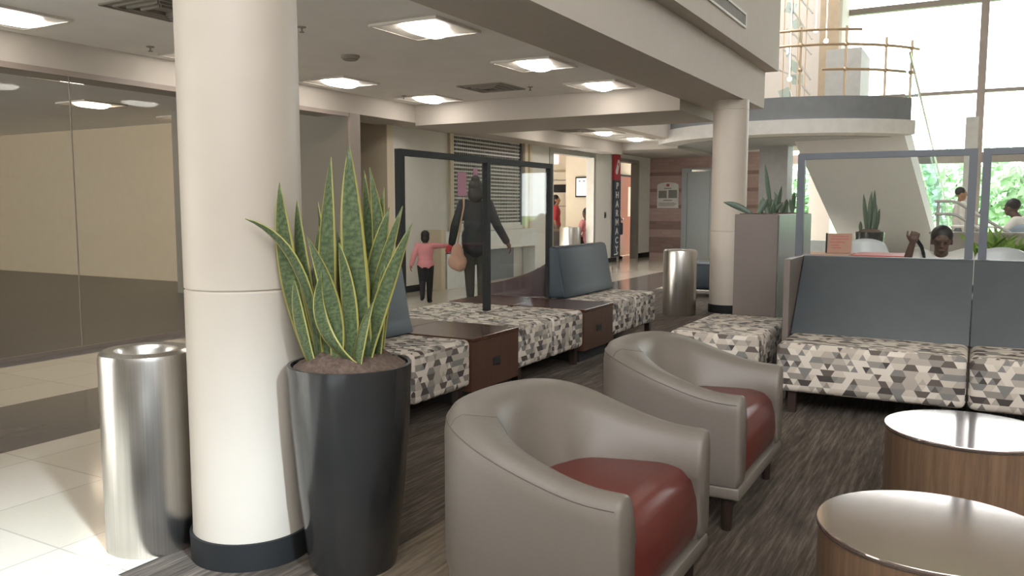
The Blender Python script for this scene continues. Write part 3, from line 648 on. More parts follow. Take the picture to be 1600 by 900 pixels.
# ------------------------------------------------------------------ tub armchairs
def tub_chair(label, loc):
    t = thing('armchair', label, 'armchair', loc, group='taupe tub armchairs')
    def path():
        pts = []; a, w_ = 0.38, 0.415; xs = -0.31
        for i in range(8): pts.append((0.0+xs*i/8, w_))
        for i in range(33):
            th = PI/2+PI*i/32; c_, s_ = math.cos(th), math.sin(th); e = 2/2.2
            pts.append((xs-a*abs(c_)**e, w_*math.copysign(abs(s_)**e, s_)))
        for i in range(7, -1, -1): pts.append((0.0+xs*i/8, -w_))
        return [Vector((p[0], p[1], 0)) for p in pts]
    P = path(); n = len(P); rings = []; seam_top = []; seam_x = []
    b = B()
    for i, p in enumerate(P):
        d = (P[min(i+1, n-1)]-P[max(i-1, 0)]).normalized(); nrm = Vector((-d.y, d.x, 0))     # inward
        cen = Vector((-0.3, 0, 0))-p
        if nrm.dot(cen) < 0: nrm = -nrm
        k = min(1, max(0, (-p.x-0.03)/0.62)); k = k*k*(3-2*k)
        h = 0.56+0.135*k; wt = 0.072+0.085*k; wb = 0.10+0.17*k
        ring = [(0.012, 0.19), (0.0, 0.23), (0.0, h-0.075), (0.006, h-0.035), (0.022, h-0.010), (0.045, h), (wt, h-0.006-0.012*k), (wt+0.028, h-0.035-0.03*k), (wt+0.042+0.012*k, h-0.08-0.05*k), (wt+0.5*(wb-wt)+0.045, min(0.50, h-0.15)), (wb+0.02, 0.40), (wb+0.02, 0.25), (wb, 0.19)]
        co = [p+nrm*q[0]+Vector((0, 0, q[1])) for q in ring]; rings.append([b.bm.verts.new(c) for c in co]); seam_top.append(co[3])
        if i in (n-16,): seam_x.append(co[3:9])
    m_ = len(rings[0])
    for i in range(n-1):
        for k in range(m_): b.bm.faces.new((rings[i][k], rings[i][(k+1) % m_], rings[i+1][(k+1) % m_], rings[i+1][k]))
    for ring, s in ((rings[0], 1), (rings[-1], -1)):    # softly pillowed arm fronts
        cen = sum((v.co for v in ring), Vector())/m_
        prev = ring
        for f_, dx in ((0.97, 0.010), (0.85, 0.018)):
            new = [b.bm.verts.new(Vector((v.co.x*0+dx, cen.y+(v.co.y-cen.y)*f_, cen.z+(v.co.z-cen.z)*(1-(1-f_)*0.35)))) for v in ring]
            for k in range(m_): b.bm.faces.new((prev[k], prev[(k+1) % m_], new[(k+1) % m_], new[k]))
            prev = new
        b.bm.faces.new(prev)
    sh_ = b.done('shell', 'taupe', t, smooth=62)
    # stitched seams running round the roll and across the back corners
    b = B()
    b.tube(seam_top, 0.0015, 6)
    for c_ in seam_x: b.tube(c_, 0.0013, 6)
    b.done('piping', 'seam', sh_, smooth=80)
    # base band
    b = B(); lo = []
    for i, p in enumerate(P):
        d = (P[min(i+1, n-1)]-P[max(i-1, 0)]).normalized(); nrm = Vector((-d.y, d.x, 0)); cen = Vector((-0.3, 0, 0))-p
        if nrm.dot(cen) < 0: nrm = -nrm
        q = p+nrm*0.012
        if i in (0, n-1): q.x = 0.02
        lo.append(q)
    b.prism([(q.x, q.y) for q in lo], Matrix.Translation((0, 0, 0.135)), 0.055, 0.012); b.done('base_frame', 'taupe', t, smooth=45)
    # seat cushion with a waterfall front
    b = B(); prof = [(-0.53, 0.20), (-0.53, 0.435), (-0.40, 0.452), (-0.10, 0.446), (-0.045, 0.434), (-0.015, 0.405), (0.006, 0.34), (0.012, 0.26), (0.0, 0.20)]
    b.prism(prof, Matrix(((1, 0, 0, 0), (0, 0, 1, -0.31), (0, 1, 0, 0), (0, 0, 0, 1))), 0.62, 0.012); b.done('seat_cushion', 'red', t, smooth=60)
    for x, y in ((-0.04, 0.36), (-0.04, -0.36), (-0.58, 0.30), (-0.58, -0.30)):
        b = B(); b.rod((x, y, 0.0), (x, y, 0.14), 0.020, 0.026, n=16); b.done('leg', 'leg', t, smooth=40)
    return t
a1 = tub_chair('taupe tub armchair with oxblood seat nearest the viewer', (-0.77, 2.31, 0))
dup(a1, (-0.785, 3.60, 0), label='taupe tub armchair with oxblood seat farther away, before the patterned sofa')

# ------------------------------------------------------------------ round tables and white table
def drum(label, x, y):
    t = thing('drum_table', label, 'side table', (x, y, 0), group='round drum tables')
    B().lathe([(0, 0.0), (0.285, 0.0), (0.285, 0.03), (0.305, 0.03), (0.305, 0.405), (0, 0.405)], n=96).done('drum', 'oak', t, smooth=35)
    B().lathe([(0, 0.405), (0.308, 0.405), (0.310, 0.408), (0.310, 0.418), (0.308, 0.421), (0, 0.421)], n=96).done('top', 'tabletop', t, smooth=35); return t
drum('round wooden drum table with a dull brushed metal top, nearest the viewer', -0.055, 2.48); drum('round wooden drum table whose top mirrors the bright window', 0.015, 3.70)
t = thing('white_table', 'low white table whose corner shows at the bottom left of the photo', 'table', (-1.5, 0.8, 0))
B().box(-0.37, 0.37, -0.36, 0.36, 0.41, 0.45, 0.01, 3).done('top', 'counter', t, smooth=40)
for x in (-0.32, 0.32):
    for y in (-0.31, 0.31): B().box(x-0.02, x+0.02, y-0.02, y+0.02, 0, 0.41).done('leg', 'counter', t)

# ------------------------------------------------------------------ shutter and counter on the left wall
t = thing('roller_shutter', 'closed steel roller shutter of perforated slats above white counter', 'shutter', (-7.6, 12.62, 0.97))
b = B(); nrow = 24
for i in range(nrow):
    z = 0.02+i*1.55/nrow; b.box(-0.012, 0.012, -1.21, 1.21, z, z+0.026)
    for k in range(41): b.box(-0.008, 0.008, -1.2+k*0.06-0.006, -1.2+k*0.06+0.006, z+0.024, z+1.55/nrow+0.002)
b.done('slats', 'shutter', t); B().box(-0.03, 0.03, -1.22, 1.22, 0.0, 0.05).done('bottom_bar', 'counter', t)
B().box(-0.10, -0.09, -1.22, 1.22, 0, 1.57).done('dark_backing', 'dark', t)
for s in (-1, 1): B().box(-0.03, 0.03, s*1.2-0.025, s*1.2+0.025, 0, 1.57).done('guide_track', 'frame_grey', t)
for y, z, w_, h_ in ((-0.85, 0.72, 0.28, 0.40), (-0.42, 0.86, 0.14, 0.28)): B().box(0.013, 0.016, y-w_/2, y+w_/2, z-h_/2, z+h_/2).done('notice', mat('notice_pink', '#c58cab', 0.7), t)
t = thing('service_counter', 'white service counter with grey kickspace under the roller shutter', 'counter', (-7.41, 12.3, 0))
B().box(-0.12, 0.14, -1.5, 1.6, 0.58, 0.90, 0.004).done('worktop', 'counter', t)
B().box(-0.12, 0.14, 1.52, 1.6, 0, 0.58).done('end_panel', 'counter', t)
B().box(-0.118, -0.09, -0.45, 1.1, 0, 0.58).done('back_panel', 'panel_grey', t)
B().box(-0.12, 0.13, -1.45, -0.45, 0, 0.56).done('cabinet', 'counter', t)
B().box(-0.12, 0.13, -1.62, -1.5, 0, 0.95).done('side_post', 'beige', t)

# ------------------------------------------------------------------ pharmacy front
t = thing('pharmacy_sign', 'tall narrow red and charcoal PHARMACY sign with a capsule emblem', 'sign', (-7.53, 18.40, 0.12))
pn_ = B().box(0, 0.05, -0.17, 0.19, 0, 2.42, 0.004).done('panel', 'signdark', t)
B().box(0.0, 0.055, -0.172, 0.192, 1.82, 2.425, 0.004).done('red_header', 'signred', t)
rotx = (PI/2, 0, PI/2)
for i, ch in enumerate('PHARMACY'): text_mesh('letter', ch, 0.215, 'signwhite', pn_, (0.052, 0.01, 1.68-0.215*i), rotx, 1.25)
b = B(); ring = [(0.045*math.cos(a), 0.08+0.045*math.sin(a)) for a in [PI*k/10 for k in range(11)]]+[(0.045*math.cos(a), -0.08+0.045*math.sin(a)) for a in [PI+PI*k/10 for k in range(11)]]
tilt = -0.45; rp = [(p[0]*math.cos(tilt)-p[1]*math.sin(tilt), p[0]*math.sin(tilt)+p[1]*math.cos(tilt)) for p in ring]
b.prism([(p[0]*1.6, p[1]*1.5) for p in rp], Matrix(((0, 0, 1, 0.056), (1, 0, 0, 0.01), (0, 1, 0, 2.13), (0, 0, 0, 1))), 0.004); ce_ = b.done('capsule_emblem', 'signwhite', t)
b = B(); b.prism([(p[0]*1.0, p[1]*1.15-0.0) for p in [(q[0]*0.75, q[1]*0.75) for q in rp[:11]]+[(rp[0][0]*0.75, rp[0][1]*0.2)]], Matrix(((0, 0, 1, 0.0605), (1, 0, 0, 0.01), (0, 1, 0, 2.13), (0, 0, 0, 1))), 0.002); b.done('capsule_half', 'signred', ce_)
b = B(); b.tube([(0.06, -0.15, 0.06), (0.09, -0.05, 0.07), (0.06, 0.05, 0.11)], 0.015); b.done('bottom_bracket', 'signwhite', t)
t = thing('exit_sign', 'red lit EXIT sign hanging inside the pharmacy doorway', 'exit sign', (-8.75, 17.55, 2.33))
B().box(-0.15, 0.15, -0.02, 0.02, 0, 0.22, 0.006).done('housing', 'exit', t); B().rod((0, 0, 0.22), (0, 0, 0.42), 0.012).done('stem', 'signwhite', t)
B().box(-0.15, 0.15, -0.021, 0.021, -0.02, 0.0).done('trim', 'signwhite', t)
text_mesh('lettering', 'EXIT', 0.15, 'signwhite', t, (0, -0.022, 0.11), (PI/2, 0, 0), 0.9, 0.001)
t = thing('wall_screen', 'flat screen on the beige pharmacy wall seen through the doorway', 'television', (-8.02, 18.0, 1.78), math.radians(-6))
B().box(-0.36, 0.36, -0.05, 0.0, -0.24, 0.24, 0.008).done('bezel', 'frame_black', t); B().box(-0.325, 0.325, -0.053, -0.049, -0.205, 0.205).done('display', 'screen', t)
b = B()
for i, x in enumerate((-0.24, -0.12, 0.0, 0.16, 0.24)): b.box(x-0.03, x+0.03, -0.055, -0.053, 0.12, 0.16)
b.done('display_bars', 'print', t); B().rod((0, 0.0, 0), (0, 0.06, 0), 0.05).done('bracket', 'dark', t)
t = thing('wall_cabinet', 'cream cabinet with dark display strip at back of the pharmacy', 'cabinet', (-9.15, 19.2, 0.9))
B().box(-0.5, 0.42, 0, 0.2, 0, 1.30).done('body', 'beige', t); B().box(-0.4, 0.28, -0.012, 0, 0.78, 0.98, 0.02).done('display_strip', 'dark', t); B().box(-0.5, 0.44, -0.02, 0.2, 1.08, 1.10).done('ledge', 'mullion', t); B().box(-0.5, 0.44, -0.02, 0.2, 0.42, 0.44).done('shelf', 'mullion', t)
t = thing('reception_desk', 'dark reception desk with pale rails inside the pharmacy', 'desk', (-9.0, 17.6, 0))
B().box(-0.8, 0.2, 0, 0.5, 0, 0.72).done('body', 'frame_grey', t); B().box(-0.8, 0.22, -0.02, 0.52, 0.72, 0.76).done('top', 'mullion', t); B().box(-0.8, 0.2, -0.01, 0, 0.3, 0.33).done('rail', 'alu', t)
t = thing('wall_switch', 'small dark wall switch left of the PHARMACY sign', 'switch', (-7.55, 17.85, 1.12)); B().box(0, 0.012, -0.05, 0.05, -0.07, 0.07, 0.003).done('plate', 'frame_grey', t); B().box(0.012, 0.018, -0.015, 0.015, -0.03, 0.03).done('rocker', 'dark', t)
t = thing('door_sensor', 'small dark sensor above the pharmacy doorway', 'sensor', (-7.53, 16.2, 2.53)); B().box(0, 0.06, -0.14, 0.14, -0.035, 0.035, 0.01).done('housing', 'frame_grey', t); B().rod((0.06, -0.05, 0), (0.068, -0.05, 0), 0.02).done('lens', 'dark', t)
t = thing('fire_alarm', 'small dark red ceiling device before the distant lamps', 'alarm', (-6.4, 12.55, 2.75)); B().box(-0.07, 0.07, -0.07, 0.07, -0.05, 0, 0.01).done('housing', mat('alarm_red', '#6a3a38', 0.5), t); B().ball((0, 0, -0.05), 0.03, sub=2).done('strobe', 'vent', t)
t = thing('wooden_door', 'reddish wooden door with narrow glass light beside the PHARMACY sign', 'door', (-8.3, 20.5, 0))
dl_ = B().box(-0.02, 0.03, 0.05, 0.97, 0.01, 2.12).done('door_leaf', 'door_wood', t); b = B(); b.box(-0.03, 0.05, 0, 0.05, 0, 2.17); b.box(-0.03, 0.05, 0.97, 1.02, 0, 2.17); b.box(-0.03, 0.05, 0.05, 0.97, 2.12, 2.17); b.done('frame', 'frame_black', t)
B().box(0.03, 0.036, 0.62, 0.82, 1.05, 1.85).done('vision_panel', 'beige', dl_); B().ball((0.07, 0.14, 0.98), 0.035, sub=2).done('knob', 'chrome', dl_)
# brick wall pieces
t = thing('notice_board', 'white arched notice board with small print on the brick wall', 'sign', (-7.05, 20.85, 1.28))
out = [(-0.29, 0), (0.29, 0), (0.29, 0.58)]+[(0.29*math.cos(a), 0.58+0.09*math.sin(a)) for a in [PI*k/12 for k in range(1, 12)]]+[(-0.29, 0.58)]
b = B(); b.prism(out, Matrix(((1, 0, 0, 0), (0, 0, -1, 0.0), (0, 1, 0, 0), (0, 0, 0, 1))), 0.02); b.done('board', 'signwhite', t)
B().box(-0.04, 0.04, -0.024, -0.02, 0.56, 0.63).done('emblem', 'print_red', t)
b = B()
for i, z in enumerate((0.50, 0.19, 0.13, 0.105, 0.08, 0.055)): b.box(-0.1 if i == 0 else (-0.12 if i == 1 else -0.25), 0.1 if i == 0 else (0.12 if i == 1 else 0.24-0.03*(i % 3)), -0.023, -0.02, z, z+(0.02 if i < 2 else 0.01))
b.done('print_lines', 'print', t); B().box(-0.25, -0.03, -0.023, -0.02, 0.26, 0.45).done('photo_block', 'print', t); B().box(0.02, 0.25, -0.023, -0.02, 0.26, 0.47).done('photo_block', 'print', t)
t = thing('elevator', 'grey steel elevator door set into the brick wall', 'elevator', (-5.95, 20.85, 0))
b = B(); b.box(-0.72, -0.58, -0.06, 0.02, 0, 2.3); b.box(0.58, 0.72, -0.06, 0.02, 0, 2.3); b.box(-0.58, 0.58, -0.06, 0.02, 2.18, 2.3); b.done('frame', 'elev', t)
B().box(-0.58, -0.004, -0.02, 0.01, 0, 2.18).done('door', 'elev', t); B().box(0.004, 0.58, -0.02, 0.01, 0, 2.18).done('door', 'elev', t); B().box(-0.45, 0.45, -0.075, -0.06, 2.21, 2.26).done('indicator', 'chrome', t)
t = thing('stool', 'slate blue upholstered stool beyond the far trash can', 'stool', (-3.42, 12.0, 0)); B().box(-0.4, 0.4, -0.25, 0.25, 0.1, 0.50, 0.06, 3).done('seat', 'blue', t, smooth=50); legs_for(t, [(x, y) for x in (-0.3, 0.3) for y in (-0.17, 0.17)])
# the things beyond the charcoal sofa
def shell_chair(label, loc, rz, m, w_=0.27, h=0.87):
    t = thing('shell_chair', label, 'chair', loc, rz, group='shell chairs beyond the sofa'); b = B(); n = 12; rows = []
    for j in range(9):
        v = j/8; r = []
        for i in range(n+1):
            u = -1+2*i/n; ww = w_*(1-0.25*v**3-0.0); z = 0.44+(h-0.44)*(v-(0.12*v*abs(u)**3)); r.append(b.bm.verts.new((u*ww, 0.22-0.10*u*u+0.10*v, z)))
        rows.append(r)
    for j in range(8):
        for i in range(n): b.bm.faces.new((rows[j][i], rows[j][i+1], rows[j+1][i+1], rows[j+1][i]))
    o = b.done('backrest', m, t, smooth=80); md = o.modifiers.new('thick', 'SOLIDIFY'); md.thickness = 0.025
    B().box(-w_, w_, -0.25, 0.24, 0.40, 0.45, 0.02, 3).done('seat', m, t, smooth=50)
    for x in (-1, 1):
        for y in (-0.2, 0.2): B().rod((x*(w_-0.05), y, 0), (x*(w_-0.06), y*0.9, 0.41), 0.014).done('leg', 'alu', t, smooth=40)
    return t
shell_chair('pale grey rounded chair back rising behind the charcoal sofa', (-1.13, 10.75, 0), math.radians(10), 'chair_white', 0.29, 0.91)
shell_chair('pale chair back low behind the sofa at the right edge, below the greenery', (0.22, 9.2, 0), math.radians(-5), 'chair_white', 0.29, 0.90)
shell_chair('dusty blue chair beneath the seated man in white', (0.36, 14.2, 0.0), math.radians(-60), 'chair_blue', 0.26, 1.05)
t = thing('red_table', 'red topped table behind the pale grey chair', 'table', (-0.72, 9.95, 0)); B().box(-0.45, 0.45, -0.35, 0.35, 0.755, 0.785, 0.006).done('top', 'table_red', t); B().rod((0, 0, 0.02), (0, 0, 0.755), 0.04).done('pedestal', 'alu', t); B().lathe([(0, 0), (0.25, 0), (0.25, 0.015), (0, 0.02)], n=32).done('foot', 'alu', t)
t = thing('menu_card', 'framed menu card with red print standing on a table behind the sofa', 'menu card', (-1.34, 9.95, 0.785), math.radians(14)); B().box(-0.13, 0.13, -0.008, 0.008, 0, 0.22, 0.003).done('card', 'bag', t); B().box(-0.145, -0.13, -0.015, 0.015, 0, 0.225).done('holder', 'frame_black', t)
b = B()
for i, (x0, x1, z) in enumerate(((-0.08, 0.09, 0.18), (-0.09, 0.1, 0.15), (-0.1, 0.06, 0.115), (-0.09, 0.0, 0.08), (-0.08, 0.02, 0.05))): b.box(x0, x1, -0.0105, -0.008, z, z+0.014)
b.done('red_print', 'print_red', t)
t = thing('card_table', 'tan table carrying the framed menu card', 'table', (-1.62, 9.95, 0)); B().box(-0.42, 0.42, -0.3, 0.3, 0.755, 0.783, 0.006).done('top', 'bag', t); B().rod((0, 0, 0.02), (0, 0, 0.755), 0.04).done('pedestal', 'alu', t)
tag(B().box(-3.35, -2.75, 19.8, 20.1, 0, 0.55, 0.01).done('white_box', 'sill'), 'white box below the window left of the staircase', 'box')
slab('wall_parapet', 'parapet', (-0.55, 3.5, 12.95, 13.1, 0, 0.93), (-0.57, 3.5, 12.92, 13.13, 0.93, 0.96))
t = thing('ramp_handrail', 'double steel handrail sloping down beyond the parapet', 'handrail', (-0.55, 13.8, 0))
for dz in (0, -0.19): B().tube([(0, 0, 1.39+dz), (0.22, 0.0, 1.39+dz), (0.30, 0.0, 1.37+dz), (0.75, 0.05, 1.07+dz), (1.0, 0.05, 0.92+dz)], 0.022).done('rail', 'alu', t, smooth=50)
for x, z in ((0.05, 1.39), (0.42, 1.29), (0.8, 1.03)): B().rod((x, 0.02, 0), (x, 0.02, z), 0.02).done('post', 'alu', t, smooth=50)
# leafy planter beyond the right-hand glass
t = thing('planter_box', 'low planter box of leafy green shrubs behind the right glass screen', 'planter', (0.75, 10.9, 0)); B().box(-0.75, 1.2, -0.25, 0.25, 0, 0.62, 0.01).done('box', 'cabinet', t)
b = B(); rnd = random.Random(5)
for i in range(420):
    c = Vector((rnd.uniform(-0.72, 1.15), rnd.uniform(-0.24, 0.24), 0.6)); d = Vector((rnd.uniform(-0.8, 0.8), rnd.uniform(-0.8, 0.8), rnd.uniform(0.4, 1.4))).normalized(); L = rnd.uniform(0.18, 0.46)
    c.z = 0.6+rnd.uniform(0, 0.12); leaf_strip(b.bm, b.uv, bez(c, c+d*L*0.6, c+d*L+Vector((d.x, d.y, -0.35))*L*0.35, 5), rnd.uniform(0.03, 0.06), rnd.uniform(-1, 1), rnd.uniform(-1, 1))
b.done('foliage', 'plantleaf', t, recalc=False)

# ------------------------------------------------------------------ trees outside
def tree(label, x, y, h, r, m, seed, n=1500):
    t = thing('tree', label, 'tree', (x, y, -0.15), group='trees outside the window'); rnd = random.Random(seed)
    b = B(); b.rod((0, 0, 0), (0.1, 0, h*0.55), 0.16, 0.09, 10)
    for k in range(5):
        a = k*1.3; b.rod((0.05, 0, h*0.3+0.1*k), (r*0.6*math.cos(a), r*0.6*math.sin(a), h*0.62+0.1*k), 0.06, 0.02, 8)
    b.done('trunk', 'bark', t); b = B()
    for i in range(n):
        v = Vector((rnd.gauss(0, 1), rnd.gauss(0, 1), rnd.gauss(0, 1))).normalized()*(rnd.random()**0.4)
        p = Vector((v.x*r, v.y*r, h*0.58+v.z*h*0.42)); s = rnd.uniform(0.10, 0.24); q = Vector((rnd.gauss(0, 1), rnd.gauss(0, 1), rnd.gauss(0, 1))).normalized()
        a = q.orthogonal().normalized(); c = q.cross(a)
        vs = [b.bm.verts.new(p+a*s), b.bm.verts.new(p+c*s*0.6), b.bm.verts.new(p-a*s), b.bm.verts.new(p-c*s*0.6)]; b.bm.faces.new(vs)
    b.done('crown', m, t, recalc=False)
for x, y, h, r, m, l in ((-2.6, 30, 3.3, 1.9, 'foliage2', 'leafy tree outside left of the window pillar'), (2.2, 30, 3.2, 2.0, 'foliage', 'leafy tree outside behind the leaning man in white'), (6.4, 33, 3.6, 2.0, 'foliage2', 'leafy tree outside past the right edge of the window'), (-6.8, 36, 3.6, 2.0, 'foliage', 'leafy tree outside seen under the staircase'), (0.0, 36, 3.9, 2.6, 'foliage', 'farther leafy tree outside behind the handrail'), (5.2, 40, 4.0, 2.6, 'foliage', 'farthest leafy tree outside behind the right glass screen')):
    tree(l, x, y, h, r, m, int(x*10)+99)

# ------------------------------------------------------------------ people
def fused(name, shapes, m, parent, voxel=0.008, smooth=4):
    """tapered limbs and ellipsoids fused into one continuous surface"""
    b = B()
    for s in shapes:
        if s[0] == 'c':
            _, p0, r0, p1, r1 = s; b.rod(p0, p1, r0, r1, 16); b.ball(p0, r0, sub=2); b.ball(p1, r1, sub=2)
        else:
            _, c, rx, ry, rz = s[:5]; b.ball(c, rx, ry, rz, 3, s[5] if len(s) > 5 else None)
    o = b.done('tmp', m); md = o.modifiers.new('r', 'REMESH'); md.mode = 'VOXEL'; md.voxel_size = voxel
    sm = o.modifiers.new('s', 'SMOOTH'); sm.factor = 0.5; sm.iterations = smooth
    dg = bpy.context.evaluated_depsgraph_get(); me = bpy.data.meshes.new_from_object(o.evaluated_get(dg)); old = o.data; bpy.data.objects.remove(o); bpy.data.meshes.remove(old)
    for p in me.polygons: p.use_smooth = True
    me.name = name; q = bpy.data.objects.new(name, me); C.objects.link(q); q.parent = parent; return q
def V(*a): return Vector(a)
def hand_shapes(wr, d, up, s, curl=0.5, side=1):
    d = V(*d).normalized(); up = V(*up); up = (up-d*up.dot(d)).normalized(); sd = d.cross(up)*side; wr = V(*wr); out = []
    pc = wr+d*0.045*s
    out += [('c', wr, 0.024*s, pc, 0.030*s), ('c', wr+d*0.03*s+sd*0.02*s, 0.016*s, wr+d*0.082*s+sd*0.028*s, 0.013*s), ('c', wr+d*0.03*s-sd*0.02*s, 0.016*s, wr+d*0.078*s-sd*0.028*s, 0.012*s), ('c', wr+d*0.03*s, 0.017*s, wr+d*0.085*s, 0.014*s)]
    for k, (o_, L) in enumerate(((0.030, 0.066), (0.010, 0.076), (-0.010, 0.070), (-0.029, 0.052))):
        p0 = wr+(d*0.082+sd*o_)*s; a1_ = curl*0.9; d1 = (d*math.cos(a1_)-up*math.sin(a1_)); p1 = p0+d1*L*0.5*s; a2_ = curl*2.0; d2 = (d*math.cos(a2_)-up*math.sin(a2_)); p2 = p1+d2*L*0.5*s
        out += [('c', p0, 0.0098*s, p1, 0.0092*s), ('c', p1, 0.0092*s, p2, 0.0075*s)]
    t0 = wr+(d*0.028+sd*0.026)*s; t1 = t0+(d*0.03+sd*0.030-up*0.012)*s; t2 = t1+(d*0.030+sd*0.006-up*0.012*(1+curl))*s
    return out+[('c', t0, 0.013*s, t1, 0.011*s), ('c', t1, 0.011*s, t2, 0.0085*s)]
def head_shapes(c, s, yaw=0.0, pitch=0.0):
    c = V(*c); R_ = Matrix.Rotation(yaw, 3, 'Z') @ Matrix.Rotation(pitch, 3, 'X'); f = lambda x, y, z: c+R_ @ V(x*s, y*s, z*s); R4 = R_.to_4x4()
    return [('e', f(0, -0.008, 0.02), 0.074*s, 0.092*s, 0.095*s, R4), ('e', f(0, 0.022, -0.045), 0.056*s, 0.062*s, 0.068*s, R4), ('e', f(0, 0.058, -0.088), 0.026*s, 0.022*s, 0.022*s, R4),
            ('c', f(0, 0.088, 0.012), 0.010*s, f(0, 0.103, -0.020), 0.015*s), ('e', f(0, 0.078, -0.060), 0.026*s, 0.014*s, 0.010*s, R4), ('e', f(0, 0.078, 0.035), 0.05*s, 0.014*s, 0.012*s, R4),
            ('e', f(0.077, -0.012, -0.005), 0.012*s, 0.022*s, 0.034*s, R4), ('e', f(-0.077, -0.012, -0.005), 0.012*s, 0.022*s, 0.034*s, R4)]
def eyes(parent, c, s, yaw=0.0, pitch=0.0):
    c = V(*c); R_ = Matrix.Rotation(yaw, 3, 'Z') @ Matrix.Rotation(pitch, 3, 'X')
    for sx in (-1, 1):
        B().ball(c+R_ @ V(sx*0.031*s, 0.082*s, 0.010*s), 0.0075*s, sub=2).done('eye', 'black', parent, smooth=80)
def person(label, loc, rz, J, mats, s=1.0, hair='short', cat='person', hands=(0.5, 0.5), voxel=0.009, face=False, hyaw=0.0, hpitch=0.0, seated=False, sleeves=1.0, legs=True):
    """J: joints in metres, x right, y forward, z up"""
    t = thing('person', label, cat, loc, rz); G = {k: V(*v) for k, v in J.items()}
    ch, ab, hp, nk, hd = G['chest'], G['abdomen'], G['hip'], G['neck'], G['head']
    torso = [('e', ch, 0.155*s, 0.105*s, 0.16*s), ('e', ab, 0.135*s, 0.10*s, 0.14*s), ('e', hp, 0.16*s, 0.115*s, 0.12*s), ('c', ch+V(0, 0, 0.04*s), 0.09*s, hp, 0.10*s), ('c', G['shL'], 0.055*s, ch+V(-0.04*s, 0, 0.06*s), 0.075*s), ('c', G['shR'], 0.055*s, ch+V(0.04*s, 0, 0.06*s), 0.075*s), ('c', nk-V(0, 0, 0.05*s), 0.062*s, hd-V(0, 0, 0.05*s), 0.052*s)]
    arms = []; legsS = []
    for q in 'LR': arms += [('c', G['sh'+q], 0.052*s, G['el'+q], 0.040*s), ('c', G['el'+q], 0.040*s, G['wr'+q], 0.027*s)]
    for q in 'LR':
        legsS += [('c', G['hp'+q], 0.088*s, G['kn'+q], 0.056*s), ('c', G['kn'+q], 0.056*s, G['an'+q], 0.037*s)]
    feet = []
    for q in 'LR': feet += [('c', G['an'+q]-V(0, 0.02*s, 0.03*s), 0.036*s, G['to'+q]+V(0, 0, 0.0), 0.026*s), ('c', G['an'+q], 0.036*s, G['an'+q]-V(0, 0.02*s, 0.03*s), 0.036*s)]
    hs_ = []
    for q, sd in (('L', 1), ('R', -1)):
        d = (G['wr'+q]-G['el'+q]).normalized(); hs_ += hand_shapes(G['wr'+q], d, G.get('up'+q, V(sd*-1.0, 0, 0.2)), s, hands[0 if q == 'L' else 1], sd)
    fused('body', torso+arms+legsS+feet+hs_+head_shapes(hd, s, hyaw, hpitch), mats['skin'], t, voxel, 3)
    gr = 0.016*s
    def inflate(sh, e): return [(a[0], a[1], a[2]+e, a[3], a[4]+e) if a[0] == 'c' else ('e', a[1], a[2]+e, a[3]+e, a[4]+e) for a in sh]
    tor2 = torso[:-1]
    sl = []
    for q in 'LR':
        sl.append(('c', G['sh'+q], 0.052*s, G['el'+q], 0.040*s))
        if sleeves > 0.6: sl.append(('c', G['el'+q], 0.040*s, G['wr'+q]-(G['wr'+q]-G['el'+q])*0.06, 0.030*s))
    if 'coat' in mats: sl.append(('c', hp+V(0, 0, 0.05*s), 0.145*s, hp-V(0, 0, 0.10*s), 0.160*s))
    fused(mats.get('topname', 'shirt'), inflate(tor2+sl, gr), mats['top'], t, voxel*1.2, 5)
    if legs: fused('trousers', inflate([torso[2]]+legsS, gr*0.9)+[('c', hp, 0.13*s, hp-V(0, 0, 0.02*s), 0.13*s)], mats['legs'], t, voxel*1.2, 4); fused('shoes', inflate(feet, 0.012*s), mats['shoes'], t, voxel, 3)
    R_ = Matrix.Rotation(hyaw, 3, 'Z') @ Matrix.Rotation(hpitch, 3, 'X'); f = lambda x, y, z: hd+R_ @ V(x*s, y*s, z*s); R4 = R_.to_4x4()
    hshape = [('e', f(0, -0.024, 0.048), 0.088*s, 0.094*s, 0.092*s, R4)]
    if hair in ('bob', 'long', 'bun'): hshape += [('e', f(0, -0.045, -0.03), 0.084*s, 0.070*s, 0.085*s, R4)]
    if hair == 'long': hshape += [('c', f(0, -0.07, -0.06), 0.07*s, f(0, -0.09, -0.2), 0.05*s)]
    if hair == 'bun': hshape += [('e', f(0, -0.05, 0.13), 0.055*s, 0.055*s, 0.05*s, R4), ('e', f(0, -0.05, -0.05), 0.098*s, 0.08*s, 0.11*s, R4)]
    fused('hair', hshape, M['hair'], t, voxel, 2)
    if face: eyes(t, hd, s, hyaw, hpitch)
    return t
def standing(h=1.68, arms=None, stride=0.0):
    k = h/1.70
    J = dict(head=(0, 0.01, 1.57), neck=(0, 0, 1.43), chest=(0, 0, 1.24), abdomen=(0, 0, 1.07), hip=(0, 0, 0.93), shL=(-0.175, 0, 1.37), shR=(0.175, 0, 1.37), elL=(-0.23, -0.02, 1.08), elR=(0.23, -0.02, 1.08), wrL=(-0.24, 0.05, 0.84), wrR=(0.24, 0.05, 0.84),
             hpL=(-0.085, 0, 0.90), hpR=(0.085, 0, 0.90), knL=(-0.09, 0.02+stride*0.5, 0.50), knR=(0.09, 0.02-stride*0.3, 0.50), anL=(-0.09, stride, 0.085), anR=(0.09, -stride, 0.085), toL=(-0.10, stride+0.15, 0.03), toR=(0.10, -stride+0.15, 0.03))
    if arms: J.update(arms)
    return {a: tuple(c*k for c in v) for a, v in J.items()}
